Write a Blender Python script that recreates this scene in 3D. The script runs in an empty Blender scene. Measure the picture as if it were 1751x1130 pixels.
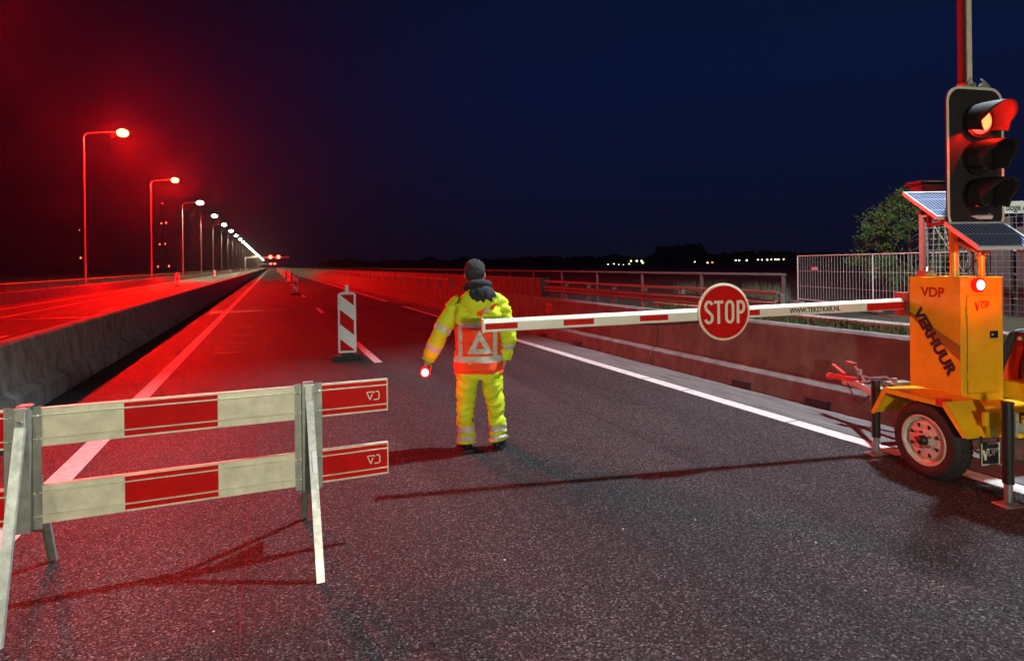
import bpy, bmesh, math, random
from mathutils import Vector, Matrix, noise
random.seed(7)
C = bpy.context.scene.collection
PI = math.pi
R = math.radians
scene = bpy.context.scene

# ---------------------------------------------------------------- camera
# world axes: X to the right across the road, Y along the road, Z up; camera stands at (0, 0, 1.7)
YAW = R(22.4)
CO, SI = math.cos(YAW), math.sin(YAW)
cd = bpy.data.cameras.new('camera')
cam = bpy.data.objects.new('camera', cd)
C.objects.link(cam)
cd.sensor_width = 36.0
cd.lens = 36.0 * 1000 / 1751
cd.shift_y = -(565 - 452) / 1751
cd.clip_start = 0.05
cd.clip_end = 6000
cam.matrix_world = (Matrix.Translation((0, 0, 1.7)) @ Matrix.Rotation(-YAW, 4, 'Z') @
                    Matrix.Rotation(PI / 2, 4, 'X') @ Matrix.Rotation(R(-0.65), 4, 'Z'))
scene.camera = cam

# ---------------------------------------------------------------- world: a clear night sky
w = bpy.data.worlds.new('World')
scene.world = w
w.use_nodes = True
nt = w.node_tree
nt.nodes.clear()
tc = nt.nodes.new('ShaderNodeTexCoord')
sp = nt.nodes.new('ShaderNodeSeparateXYZ')
cr = nt.nodes.new('ShaderNodeValToRGB')
bg = nt.nodes.new('ShaderNodeBackground')
wo = nt.nodes.new('ShaderNodeOutputWorld')
nt.links.new(tc.outputs['Generated'], sp.inputs[0])
nt.links.new(sp.outputs['Z'], cr.inputs['Fac'])
e = cr.color_ramp.elements
e[0].position = 0.0; e[0].color = (0.0040, 0.0045, 0.014, 1)
e[1].position = 0.5; e[1].color = (0.0012, 0.0055, 0.024, 1)
m_ = e.new(0.12); m_.color = (0.0030, 0.0055, 0.024, 1)
m_ = e.new(0.28); m_.color = (0.0022, 0.0060, 0.033, 1)
dp = nt.nodes.new('ShaderNodeVectorMath'); dp.operation = 'DOT_PRODUCT'; dp.inputs[1].default_value = (CO, -SI, 0)
nt.links.new(tc.outputs['Generated'], dp.inputs[0])
mr_ = nt.nodes.new('ShaderNodeMapRange'); mr_.interpolation_type = 'SMOOTHSTEP'
mr_.inputs['From Min'].default_value = -0.65; mr_.inputs['From Max'].default_value = 0.05
mr_.inputs['To Min'].default_value = 0.12; mr_.inputs['To Max'].default_value = 1.0
nt.links.new(dp.outputs['Value'], mr_.inputs['Value'])
nt.links.new(mr_.outputs[0], bg.inputs['Strength'])
nt.links.new(cr.outputs['Color'], bg.inputs['Color'])
nt.links.new(bg.outputs[0], wo.inputs['Surface'])

scene.view_settings.view_transform = 'Standard'
scene.view_settings.look = 'None'
scene.view_settings.exposure = 0.0
scene.view_settings.gamma = 1.0
cy = scene.cycles
cy.max_bounces = 6
cy.diffuse_bounces = 3
cy.glossy_bounces = 3
cy.transmission_bounces = 4
cy.volume_bounces = 0
cy.caustics_reflective = True
cy.caustics_refractive = False
cy.blur_glossy = 0.1
cy.sample_clamp_indirect = 0.0
cy.use_denoising = True
try:
    cy.denoiser = 'OPENIMAGEDENOISE'
    cy.denoising_input_passes = 'RGB_ALBEDO_NORMAL'
except Exception:
    pass
cy.use_light_tree = True
cy.use_adaptive_sampling = False

# light strengths; key and work lamps are assumed, the last is an added fill lamp behind the camera
RED_LAMP, WHITE_LAMP, ASSUMED_KEY_LAMP, ASSUMED_WORK_LAMP, FILL_LAMP = 80000, 15000, 24000, 230, 800

# ---------------------------------------------------------------- helpers
def gp(px, py):
    'ground point seen at a pixel of the 1751 x 1130 photograph'
    u, v = (px - 875.5) / 1000, -(py - 452) / 1000
    a = R(-0.65)
    u, v = u * math.cos(a) - v * math.sin(a), u * math.sin(a) + v * math.cos(a)
    D = 1.7 / -v
    return Vector((u * D * CO + D * SI, -u * D * SI + D * CO, 0))

def tag(o, label=None, cat=None, group=None, kind=None):
    if label: o['label'] = label
    if cat: o['category'] = cat
    if group: o['group'] = group
    if kind: o['kind'] = kind
    return o

def thing(name, label, cat, loc=(0, 0, 0), rz=0.0, group=None):
    o = bpy.data.objects.new(name, None)
    o.empty_display_size = 0.1
    C.objects.link(o)
    o.location = loc
    o.rotation_euler = (0, 0, rz)
    return tag(o, label, cat, group)

def copy_tree(o, parent=None):
    c = o.copy()
    C.objects.link(c)
    if parent is not None: c.parent = parent
    for ch in list(o.children):
        copy_tree(ch, c)
    return c

class MB:
    'collects shapes; build() links them as one mesh object'
    def __init__(s):
        s.v = []; s.f = []; s.m = []; s.sm = []
    def add(s, vs, fs, mi=0, smooth=False):
        n = len(s.v)
        s.v += [Vector(p) for p in vs]
        for f in fs:
            s.f.append([i + n for i in f]); s.m.append(mi); s.sm.append(smooth)
        return s
    def box(s, a, b, mi=0, M=None):
        x0, y0, z0 = a; x1, y1, z1 = b
        vs = [Vector(p) for p in ((x0,y0,z0),(x1,y0,z0),(x1,y1,z0),(x0,y1,z0),(x0,y0,z1),(x1,y0,z1),(x1,y1,z1),(x0,y1,z1))]
        if M is not None: vs = [M @ p for p in vs]
        return s.add(vs, [(0,3,2,1),(4,5,6,7),(0,1,5,4),(1,2,6,5),(2,3,7,6),(3,0,4,7)], mi)
    def bar(s, p0, p1, wd, th, up=(0, 0, 1), mi=0):
        'rectangular bar from p0 to p1; wd across, th along up'
        p0, p1 = Vector(p0), Vector(p1)
        d = (p1 - p0).normalized()
        u = Vector(up); u = (u - d * u.dot(d))
        u = u.normalized() if u.length > 1e-5 else d.orthogonal().normalized()
        r = d.cross(u)
        vs = []
        for p in (p0, p1):
            for a, b in ((-1,-1),(1,-1),(1,1),(-1,1)):
                vs.append(p + r * a * wd / 2 + u * b * th / 2)
        return s.add(vs, [(0,1,2,3),(7,6,5,4),(0,4,5,1),(1,5,6,2),(2,6,7,3),(3,7,4,0)], mi)
    def tube(s, pts, rad, n=12, mi=0, cap=True, smooth=True):
        pts = [Vector(p) for p in pts]
        if not isinstance(rad, (list, tuple)): rad = [rad] * len(pts)
        prev = None; rings = []
        for i, p in enumerate(pts):
            d = (pts[min(i+1, len(pts)-1)] - pts[max(i-1, 0)]).normalized()
            if prev is None: a = d.orthogonal().normalized()
            else:
                a = prev - d * prev.dot(d); a.normalize()
            prev = a; b = d.cross(a)
            rings.append([p + (a * math.cos(t) + b * math.sin(t)) * rad[i] for t in [2*PI*k/n for k in range(n)]])
        vs = [q for r_ in rings for q in r_]
        fs = []
        for i in range(len(rings) - 1):
            for k in range(n):
                fs.append((i*n+k, i*n+(k+1)%n, (i+1)*n+(k+1)%n, (i+1)*n+k))
        s.add(vs, fs, mi, smooth)
        if cap:
            s.add(rings[0], [tuple(range(n))[::-1]], mi)
            s.add(rings[-1], [tuple(range(n))], mi)
        return s
    def cyl(s, p0, p1, r, n=20, mi=0, r1=None):
        return s.tube([p0, p1], [r, r if r1 is None else r1], n, mi)
    def prism(s, prof, p0, ax, au, av, L, mi=0, cap=True, smooth=False):
        'profile of (u,v) pairs swept a length L along ax'
        p0, ax, au, av = Vector(p0), Vector(ax), Vector(au), Vector(av)
        n = len(prof)
        vs = [p0 + au*u + av*v for u, v in prof] + [p0 + au*u + av*v + ax*L for u, v in prof]
        fs = [(i, (i+1) % n, n+(i+1) % n, n+i) for i in range(n)]
        s.add(vs, fs, mi, smooth)
        if cap:
            s.add(vs[:n], [tuple(range(n))[::-1]], mi)
            s.add(vs[n:], [tuple(range(n))], mi)
        return s
    def lathe(s, prof, c, ax, n=32, mi=0, smooth=True):
        'profile of (radius, along) pairs turned round ax at c'
        c, ax = Vector(c), Vector(ax).normalized()
        a = ax.orthogonal().normalized(); b = ax.cross(a)
        vs = []
        for r_, h in prof:
            for k in range(n):
                t = 2*PI*k/n
                vs.append(c + ax*h + (a*math.cos(t) + b*math.sin(t))*r_)
        fs = []
        for i in range(len(prof)-1):
            for k in range(n):
                fs.append((i*n+k, i*n+(k+1)%n, (i+1)*n+(k+1)%n, (i+1)*n+k))
        return s.add(vs, fs, mi, smooth)
    def ell(s, c, r, nu=16, nv=10, mi=0, fn=None):
        vs = []; c = Vector(c)
        for j in range(nv+1):
            ph = PI*j/nv
            for i in range(nu):
                t = 2*PI*i/nu
                d = Vector((math.sin(ph)*math.cos(t), math.sin(ph)*math.sin(t), math.cos(ph)))
                k = fn(d) if fn else 1.0
                vs.append(c + Vector((d.x*r[0], d.y*r[1], d.z*r[2]))*k)
        fs = []
        for j in range(nv):
            for i in range(nu):
                fs.append((j*nu+i, (j+1)*nu+i, (j+1)*nu+(i+1)%nu, j*nu+(i+1)%nu))
        return s.add(vs, fs, mi, True)
    def build(s, name, mats, parent=None, bevel=0.0, fixn=True):
        me = bpy.data.meshes.new(name)
        me.from_pydata([tuple(p) for p in s.v], [], s.f)
        if not isinstance(mats, (list, tuple)): mats = [mats]
        for m in mats: me.materials.append(m)
        me.polygons.foreach_set('material_index', s.m)
        me.polygons.foreach_set('use_smooth', s.sm)
        if fixn:
            bm = bmesh.new(); bm.from_mesh(me)
            bmesh.ops.recalc_face_normals(bm, faces=bm.faces)
            bm.to_mesh(me); bm.free()
        me.update()
        o = bpy.data.objects.new(name, me)
        C.objects.link(o)
        if parent is not None: o.parent = parent
        if bevel:
            b = o.modifiers.new('bevel', 'BEVEL'); b.width = bevel; b.segments = 2; b.limit_method = 'ANGLE'; b.angle_limit = R(40)
            b.harden_normals = False
        return o

FONT_CACHE = {}
def text(name, body, size, mat, parent, M, sx=1.0, bold=0.0, depth=0.0006, spacing=1.0):
    'lettering mesh in the plane of M (x right, y up), centred'
    cu = bpy.data.curves.new(name, 'FONT')
    cu.body = body; cu.size = size; cu.offset = bold; cu.extrude = depth
    cu.align_x = 'CENTER'; cu.align_y = 'CENTER'; cu.space_character = spacing
    cu.resolution_u = 6
    t = bpy.data.objects.new(name, cu); C.objects.link(t)
    dg = bpy.context.evaluated_depsgraph_get()
    me = bpy.data.meshes.new_from_object(t.evaluated_get(dg))
    bpy.data.objects.remove(t); bpy.data.curves.remove(cu)
    me.transform(M @ Matrix.Diagonal((sx, 1, 1, 1)))
    me.materials.clear(); me.materials.append(mat)
    o = bpy.data.objects.new(name, me); C.objects.link(o)
    if parent is not None: o.parent = parent
    return o

def frameM(o, xa, ya):
    xa, ya = Vector(xa).normalized(), Vector(ya).normalized()
    za = xa.cross(ya).normalized()
    ya = za.cross(xa)
    return Matrix(((xa.x, ya.x, za.x, o[0]), (xa.y, ya.y, za.y, o[1]), (xa.z, ya.z, za.z, o[2]), (0, 0, 0, 1)))

def light(name, kind, loc, energy, col, parent=None, size=0.1, spot=None, target=None):
    l = bpy.data.lights.new(name, kind)
    l.energy = energy; l.color = col
    if kind in ('POINT', 'SPOT'): l.shadow_soft_size = size
    if kind == 'SPOT':
        l.spot_size = spot or R(120); l.spot_blend = 0.5
    o = bpy.data.objects.new(name, l); C.objects.link(o)
    o.location = loc
    if target is not None:
        o.rotation_euler = (Vector(target) - Vector(loc)).to_track_quat('-Z', 'Y').to_euler()
    if parent is not None: o.parent = parent
    return o

# ---------------------------------------------------------------- materials
def mat(name, col, rough=0.6, metal=0.0, n_scale=0, n_amt=0.0, bump=0.0, b_scale=60, spec=0.5, streak=None, coat=0.0, col2=None, coord='Object', dots=None):
    m = bpy.data.materials.new(name); m.use_nodes = True
    t = m.node_tree; b = t.nodes['Principled BSDF']
    b.inputs['Base Color'].default_value = (*col, 1)
    b.inputs['Roughness'].default_value = rough
    b.inputs['Metallic'].default_value = metal
    b.inputs['Specular IOR Level'].default_value = spec
    if coat:
        b.inputs['Coat Weight'].default_value = coat; b.inputs['Coat Roughness'].default_value = 0.15
    tcn = t.nodes.new('ShaderNodeTexCoord')
    src = tcn.outputs[coord]
    if n_scale:
        n = t.nodes.new('ShaderNodeTexNoise'); n.inputs['Scale'].default_value = n_scale
        n.inputs['Detail'].default_value = 8; n.inputs['Roughness'].default_value = 0.65
        mp = t.nodes.new('ShaderNodeMapping')
        if streak: mp.inputs['Scale'].default_value = streak
        t.links.new(src, mp.inputs[0]); t.links.new(mp.outputs[0], n.inputs['Vector'])
        r_ = t.nodes.new('ShaderNodeValToRGB')
        c2 = col2 if col2 else tuple(max(0, c * (1 - n_amt)) for c in col)
        r_.color_ramp.elements[0].position = 0.35; r_.color_ramp.elements[0].color = (*c2, 1)
        r_.color_ramp.elements[1].position = 0.65; r_.color_ramp.elements[1].color = (*col, 1)
        t.links.new(n.outputs['Fac'], r_.inputs[0]); t.links.new(r_.outputs[0], b.inputs['Base Color'])
        mr = t.nodes.new('ShaderNodeMapRange')
        mr.inputs['To Min'].default_value = min(1, rough + 0.12); mr.inputs['To Max'].default_value = max(0.05, rough - 0.08)
        t.links.new(n.outputs['Fac'], mr.inputs['Value']); t.links.new(mr.outputs[0], b.inputs['Roughness'])
    if bump:
        n2 = t.nodes.new('ShaderNodeTexNoise'); n2.inputs['Scale'].default_value = b_scale; n2.inputs['Detail'].default_value = 6
        bp = t.nodes.new('ShaderNodeBump'); bp.inputs['Strength'].default_value = bump; bp.inputs['Distance'].default_value = 0.01
        t.links.new(src, n2.inputs['Vector']); t.links.new(n2.outputs['Fac'], bp.inputs['Height']); t.links.new(bp.outputs[0], b.inputs['Normal'])
    return m

def emit(name, col, s):
    m = bpy.data.materials.new(name); m.use_nodes = True
    b = m.node_tree.nodes['Principled BSDF']
    b.inputs['Base Color'].default_value = (*[min(1, c) * .04 for c in col], 1)
    b.inputs['Specular IOR Level'].default_value = 0.0; b.inputs['Emission Color'].default_value = (*col, 1); b.inputs['Emission Strength'].default_value = s
    return m

M = {}
M['red_paint'] = mat('red_reflective', (0.60, 0.004, 0.003), 0.6, spec=0.15, n_scale=9, n_amt=0.15)
M['cream'] = mat('cream_plastic', (0.82, 0.80, 0.61), 0.38, n_scale=11, n_amt=0.24, bump=0.12, b_scale=40)
M['cream_back'] = mat('aluminium_back', (0.90, 0.88, 0.85), 0.15, 1.0)
M['white'] = mat('white_reflective', (0.82, 0.83, 0.80), 0.35, n_scale=8, n_amt=0.12)
M['white_paint_line'] = mat('road_line_paint', (0.72, 0.70, 0.66), 0.6, n_scale=14, n_amt=0.35, bump=0.5, b_scale=90, coord='Object')
M['galv'] = mat('galvanised_steel', (0.62, 0.66, 0.60), 0.42, 0.55, n_scale=22, n_amt=0.35, bump=0.06)
M['galv_dark'] = mat('weathered_steel', (0.36, 0.38, 0.34), 0.5, 0.5, n_scale=14, n_amt=0.3)
M['steel'] = mat('bright_steel', (0.70, 0.72, 0.72), 0.28, 0.9, n_scale=30, n_amt=0.2)
M['black'] = mat('black_plastic', (0.012, 0.012, 0.013), 0.45, n_scale=12, n_amt=0.3)
M['rubber'] = mat('tyre_rubber', (0.018, 0.017, 0.017), 0.75, bump=0.3, b_scale=50)
M['yellow'] = mat('yellow_coat', (0.80, 0.48, 0.010), 0.36, n_scale=4, n_amt=0.22, coat=0.25, bump=0.04, b_scale=16)
M['yellow_text'] = mat('dark_red_letters', (0.30, 0.008, 0.006), 0.5)
M['black_text'] = mat('black_letters', (0.010, 0.012, 0.02), 0.5)
M['brown'] = mat('brown_decal', (0.30, 0.13, 0.02), 0.4)
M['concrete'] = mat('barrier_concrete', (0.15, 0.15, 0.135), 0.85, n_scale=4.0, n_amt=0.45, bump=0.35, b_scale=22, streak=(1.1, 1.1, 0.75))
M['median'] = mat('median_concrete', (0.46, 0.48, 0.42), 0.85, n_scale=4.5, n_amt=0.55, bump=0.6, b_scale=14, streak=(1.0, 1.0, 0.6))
M['conc_light'] = mat('pale_concrete', (0.36, 0.34, 0.30), 0.85, n_scale=3, n_amt=0.4, bump=0.3, b_scale=30)
M['rail'] = mat('rail_steel', (0.24, 0.23, 0.22), 0.5, 0.3, n_scale=9, n_amt=0.3)
M['pole'] = mat('pole_steel', (0.45, 0.44, 0.42), 0.45, 0.4, n_scale=6, n_amt=0.2)
M['dark_metal'] = mat('dark_metal', (0.03, 0.03, 0.035), 0.45, 0.4)
M['skin'] = mat('skin', (0.55, 0.30, 0.20), 0.5)
M['navy'] = mat('navy_cloth', (0.020, 0.024, 0.034), 0.8, n_scale=18, n_amt=0.5, bump=0.5, b_scale=25)
M['knit'] = mat('grey_knit', (0.045, 0.045, 0.050), 0.9, n_scale=40, n_amt=0.6, bump=1.0, b_scale=70)
M['reflect'] = mat('reflective_band', (0.62, 0.64, 0.56), 0.4, n_scale=20, n_amt=0.2)
M['hv_orange'] = mat('hi_vis_orange', (0.95, 0.075, 0.012), 0.7, bump=1.0, b_scale=11)
M['hv_yellow'] = mat('hi_vis_yellow', (0.62, 0.80, 0.015), 0.7, bump=1.0, b_scale=11, n_scale=5, n_amt=.15)
M['bulb_red'] = emit('red_lens_glow', (1.0, 0.035, 0.02), 5)
M['glow_rim'] = emit('red_glow_rim', (1.0, 0.006, 0.004), 1.6)  # emissive rim standing in for the red halo round a lens
M['glow_core'] = emit('pink_white_core', (1.0, 0.45, 0.40), 4)
M['bulb_red_dim'] = emit('red_beacon_glow', (1.0, 0.01, 0.005), 8)
M['bulb_white'] = emit('white_lamp_glow', (1.0, 0.86, 0.58), 60)
M['bulb_hot'] = emit('hot_red_lamp_glow', (1.0, 0.36, 0.07), 14)
M['town'] = emit('town_light', (1.0, 0.88, 0.55), 7)
M['town_g'] = emit('town_light_green', (0.7, 1.0, 0.35), 9)
M['town_r'] = emit('town_light_red', (1.0, 0.12, 0.06), 7)
M['lens_dark'] = mat('dark_lens', (0.02, 0.015, 0.012), 0.15)
M['cell'] = None
M['sig_red'] = emit('signal_lens_glow', (1.0, 0.17, 0.05), 4.0)
M['visor'] = mat('visor_black', (0.016, 0.014, 0.014), 0.6, spec=0.25)
M['arm_white'] = mat('arm_white', (0.84, 0.83, 0.70), 0.35, n_scale=7, n_amt=0.10)
M['red_arm'] = mat('arm_red', (0.62, 0.010, 0.005), 0.6, spec=0.15, n_scale=12, n_amt=0.15)
M['sign_red'] = mat('sign_red', (0.60, 0.004, 0.004), 0.6, spec=0.15, n_scale=6, n_amt=0.15)
M['cream_sign'] = mat('sign_cream', (0.82, 0.76, 0.56), 0.35, n_scale=25, n_amt=0.10)
M['soil'] = mat('verge_soil', (0.035, 0.04, 0.018), 0.95, n_scale=5, n_amt=0.5, bump=1.0, b_scale=15)
M['land'] = mat('dark_land', (0.020, 0.024, 0.020), 0.95, n_scale=0.6, n_amt=0.5)
M['grass'] = mat('grass_blades', (0.07, 0.11, 0.025), 0.7, n_scale=3, n_amt=0.5)
M['leaf'] = mat('leaves', (0.075, 0.15, 0.03), 0.55, n_scale=2.5, n_amt=0.55)
M['leaf_far'] = mat('far_foliage', (0.012, 0.014, 0.014), 0.9)
M['bark'] = mat('bark', (0.09, 0.065, 0.045), 0.9, n_scale=12, n_amt=0.5, bump=0.8)

def asphalt():
    m = bpy.data.materials.new('asphalt'); m.use_nodes = True
    t = m.node_tree; b = t.nodes['Principled BSDF']
    tcn = t.nodes.new('ShaderNodeTexCoord'); src = tcn.outputs['Object']
    def N(kind, **kw):
        n = t.nodes.new(kind)
        for k, v in kw.items(): n.inputs[k].default_value = v
        return n
    v1 = N('ShaderNodeTexVoronoi', Scale=104.0); v1.feature = 'F1'
    n1 = N('ShaderNodeTexNoise', Scale=74.0, Detail=4.0, Roughness=0.7)
    big = N('ShaderNodeTexNoise', Scale=0.7, Detail=5.0, Roughness=0.55)
    mp = t.nodes.new('ShaderNodeMapping'); mp.inputs['Scale'].default_value = (1.6, 0.22, 1)
    for n in (v1, n1): t.links.new(src, n.inputs['Vector'])
    t.links.new(src, mp.inputs[0]); t.links.new(mp.outputs[0], big.inputs['Vector'])
    # stone colour: each stone its own grey
    sep = t.nodes.new('ShaderNodeSeparateColor'); t.links.new(v1.outputs['Color'], sep.inputs[0])
    r1 = t.nodes.new('ShaderNodeValToRGB')
    el = r1.color_ramp.elements
    el[0].position = 0.0; el[0].color = (0.014, 0.014, 0.015, 1)
    el[1].position = 1.0; el[1].color = (0.21, 0.205, 0.20, 1)
    x = el.new(0.55); x.color = (0.040, 0.039, 0.042, 1)
    x = el.new(0.85); x.color = (0.085, 0.083, 0.085, 1)
    t.links.new(sep.outputs[0], r1.inputs[0])
    r2 = t.nodes.new('ShaderNodeValToRGB')
    r2.color_ramp.elements[0].position = 0.38; r2.color_ramp.elements[0].color = (0.05, 0.05, 0.05, 1)
    r2.color_ramp.elements[1].position = 0.58; r2.color_ramp.elements[1].color = (1.75, 1.75, 1.75, 1)
    t.links.new(n1.outputs['Fac'], r2.inputs[0])
    mx = t.nodes.new('ShaderNodeMix'); mx.data_type = 'RGBA'; mx.blend_type = 'MULTIPLY'; mx.inputs[0].default_value = 1
    t.links.new(r1.outputs[0], mx.inputs[6]); t.links.new(r2.outputs[0], mx.inputs[7])
    r3 = t.nodes.new('ShaderNodeValToRGB')
    r3.color_ramp.elements[0].position = 0.3; r3.color_ramp.elements[0].color = (0.52, 0.52, 0.54, 1)
    r3.color_ramp.elements[1].position = 0.7; r3.color_ramp.elements[1].color = (1.15, 1.13, 1.12, 1)
    t.links.new(big.outputs['Fac'], r3.inputs[0])
    mx2 = t.nodes.new('ShaderNodeMix'); mx2.data_type = 'RGBA'; mx2.blend_type = 'MULTIPLY'; mx2.inputs[0].default_value = 1
    t.links.new(mx.outputs[2], mx2.inputs[6]); t.links.new(r3.outputs[0], mx2.inputs[7])
    t.links.new(mx2.outputs[2], b.inputs['Base Color'])
    b.inputs['Roughness'].default_value = 0.62
    b.inputs['Specular IOR Level'].default_value = 0.22
    ad = t.nodes.new('ShaderNodeMath'); ad.operation = 'MULTIPLY_ADD'; ad.inputs[1].default_value = -1.0
    t.links.new(v1.outputs['Distance'], ad.inputs[0]); t.links.new(n1.outputs['Fac'], ad.inputs[2])
    bp = t.nodes.new('ShaderNodeBump'); bp.inputs['Strength'].default_value = 1.0; bp.inputs['Distance'].default_value = 0.016
    t.links.new(ad.outputs[0], bp.inputs['Height']); t.links.new(bp.outputs[0], b.inputs['Normal'])
    return m
M['asphalt'] = asphalt()

def solar():
    m = bpy.data.materials.new('solar_cells'); m.use_nodes = True
    t = m.node_tree; b = t.nodes['Principled BSDF']
    tcn = t.nodes.new('ShaderNodeTexCoord')
    br = t.nodes.new('ShaderNodeTexBrick')
    br.offset = 0.0; br.squash = 1.0
    br.inputs['Color1'].default_value = (0.018, 0.042, 0.13, 1); br.inputs['Color2'].default_value = (0.022, 0.05, 0.15, 1)
    br.inputs['Mortar'].default_value = (0.45, 0.52, 0.62, 1)
    br.inputs['Scale'].default_value = 1.0; br.inputs['Mortar Size'].default_value = 0.0035
    br.inputs['Brick Width'].default_value = 0.030; br.inputs['Row Height'].default_value = 0.21
    t.links.new(tcn.outputs['Object'], br.inputs['Vector']); t.links.new(br.outputs['Color'], b.inputs['Base Color'])
    b.inputs['Roughness'].default_value = 0.6; b.inputs['Specular IOR Level'].default_value = 0.1
    return m
M['cell'] = solar()

# ---------------------------------------------------------------- setting
def sheet(name, x0, x1, y0, y1, z, m, nx=1, ny=1, kind='structure'):
    b = MB()
    b.add([(x0,y0,z),(x1,y0,z),(x1,y1,z),(x0,y1,z)], [(0,1,2,3)])
    o = b.build(name, m, fixn=False)
    if kind: o['kind'] = kind
    return o
sheet('ground', -1500, 1500, -60, 2500, -0.08, M['land'])
sheet('road', -3.0, 5.22, -14, 1400, 0.0, M['asphalt'])
sheet('far_carriageway', -11.9, -3.01, -14, 1400, 0.0, M['asphalt'])
sheet('service_path', 6.2, 12.4, 9.8, 1400, -0.01, M['conc_light'])
sheet('gutter', 5.22, 6.3, -14, 1400, 0.0, mat('gutter_concrete', (0.15, 0.147, 0.14), 0.8, n_scale=3.5, n_amt=0.5, bump=0.5, b_scale=30, streak=(3, 0.35, 1)))

def lines(name, rects, z=0.004):
    b = MB()
    for (xa, xb, ya, yb) in rects:
        b.add([(xa,ya,z),(xb,ya,z),(xb,yb,z),(xa,yb,z)], [(0,1,2,3)])
    o = b.build(name, M['white_paint_line'], fixn=False); o['kind'] = 'structure'
    return o
def cuts(x0, x1, y0, y1, marks):
    out = []; a = y0
    for m_ in marks:
        out.append((x0, x1, a, m_)); a = m_ + 0.02
    out.append((x0, x1, a, y1))
    return out
lines('left_edge_line', cuts(-1.69, -1.50, -6, 24.6, [1.1, 3.05, 5.1, 7.3, 11]) + [(-1.69, -1.50, 25.3, 1300)])
lines('right_edge_line', cuts(5.0, 5.18, -6, 24.4, [1.4, 3.4, 4.6, 6.3, 7.2, 11.2, 16]) + [(5.0, 5.18, 28.0, 1300)])
d0 = 10.4
lines('lane_dashes', [(1.66, 1.80, y, y + 3.0) for y in [d0 - 12] + [d0 + 12 * i for i in range(0, 60)]])
lines('far_edge_lines', [(-10.9, -10.72, -12, 1300), (-9.0, -8.88, -12, 1300), (-3.95, -3.8, -12, 1300)] + [(-6.4, -6.28, y, y + 3) for y in range(-8, 500, 12)])
M['seam'] = mat('bitumen_seam', (0.012, 0.012, 0.013), 0.5)
M['rail_dark'] = mat('dark_railing', (0.05, 0.045, 0.042), 0.55, 0.2)
def ribbon(name, pts, wd, z=0.0035, seed=0):
    b = MB(); L_ = []; R_ = []
    for i, p in enumerate(pts):
        a, c = Vector(pts[max(i-1, 0)]), Vector(pts[min(i+1, len(pts)-1)])
        d = (c - a).normalized(); n_ = Vector((-d.y, d.x)); k = wd * (.6 + .8 * abs(noise.noise(Vector((i * .37, seed, 1)))))
        p = Vector(p); L_.append(p + n_ * k / 2); R_.append(p - n_ * k / 2)
    for i in range(len(pts) - 1):
        b.add([(q.x, q.y, z) for q in (L_[i], R_[i], R_[i+1], L_[i+1])], [(0, 1, 2, 3)])
    o = b.build(name, M['seam'], fixn=False); o['kind'] = 'structure'; return o
ribbon('road_seam', [(3.32 + .012 * noise.noise(Vector((0, y * .5, 3))), y * .25) for y in range(-8, 480)], .014)
ribbon('road_seam', [(-0.15 + .015 * noise.noise(Vector((5, y * .5, 3))), y * .25) for y in range(-8, 480)], .012)
ribbon('road_crack', [(1.9 + k * .05, 2.6 + .10 * noise.noise(Vector((k * .35, 0, 8))) + .012 * k + .02 * noise.noise(Vector((k * 2.1, 4, 8)))) for k in range(36)], .008)
ribbon('road_crack', [(2.7 + .13 * noise.noise(Vector((k * .22, 7, 8))) + .02 * noise.noise(Vector((k * 1.9, 1, 8))), 1.6 + k * .045) for k in range(52)], .007)
lines('sensor_strips', [(-1.05, -0.6, 12.9, 12.98), (-0.95, -0.5, 14.5, 14.55), (-0.9, -0.45, 16.2, 16.25), (-0.9, -0.5, 18.2, 18.25)]).data.materials[0] = M['conc_light']
b = MB()
b.box((-2.15, 24.82, 0.003), (-0.3, 24.90, 0.007))
b.box((-11.8, 24.82, 0.003), (-2.8, 25.10, 0.008))
o = b.build('expansion_joint', M['steel']); o['kind'] = 'structure'
sheet('joint_seal', -2.15, 5.8, 24.2, 25.6, 0.0025, mat('joint_asphalt', (0.03, 0.03, 0.032), 0.5, n_scale=20, n_amt=0.4))

# concrete barrier blocks, one thing each
def nj_block(name, L, H, w_base, ledge_z, x_face, mirror):
    prof = [(0, 0), (0, 0.08), (0.03, ledge_z - 0.03), (0.14, ledge_z + 0.04), (0.21, H - 0.03), (0.24, H),
            (w_base - 0.24, H), (w_base - 0.21, H - 0.03), (w_base - 0.14, ledge_z + 0.04), (w_base - 0.03, ledge_z - 0.03), (w_base, 0.08), (w_base, 0)]
    b = MB()
    b.prism(prof, (0, 0, 0), (0, 1, 0), (1, 0, 0), (0, 0, 1), L)
    return b.build(name, M['concrete'], None, bevel=0.008)
def place_blocks(proto, xs, y0, pitch, n, labelf, group):
    for i in range(n):
        o = proto if i == 0 else proto.copy()
        if i: C.objects.link(o)
        o.location = (xs, y0 + i * pitch, 0)
        tag(o, labelf(i), 'barrier', group)
ORD = ['first', 'second', 'third', 'fourth', 'fifth', 'sixth', 'seventh', 'eighth', 'ninth', 'tenth', 'eleventh', 'twelfth',
       'thirteenth', 'fourteenth', 'fifteenth', 'sixteenth', 'seventeenth', 'eighteenth', 'nineteenth', 'twentieth', 'twenty-first',
       'twenty-second', 'twenty-third', 'twenty-fourth', 'twenty-fifth', 'twenty-sixth', 'twenty-seventh', 'twenty-eighth', 'twenty-ninth', 'thirtieth']
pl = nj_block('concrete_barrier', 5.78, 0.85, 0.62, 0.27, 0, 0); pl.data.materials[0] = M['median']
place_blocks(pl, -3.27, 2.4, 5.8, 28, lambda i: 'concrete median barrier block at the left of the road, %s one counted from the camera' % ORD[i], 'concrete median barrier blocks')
pr = nj_block('concrete_barrier', 5.77, 0.9, 0.62, 0.27, 0, 0)
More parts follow.
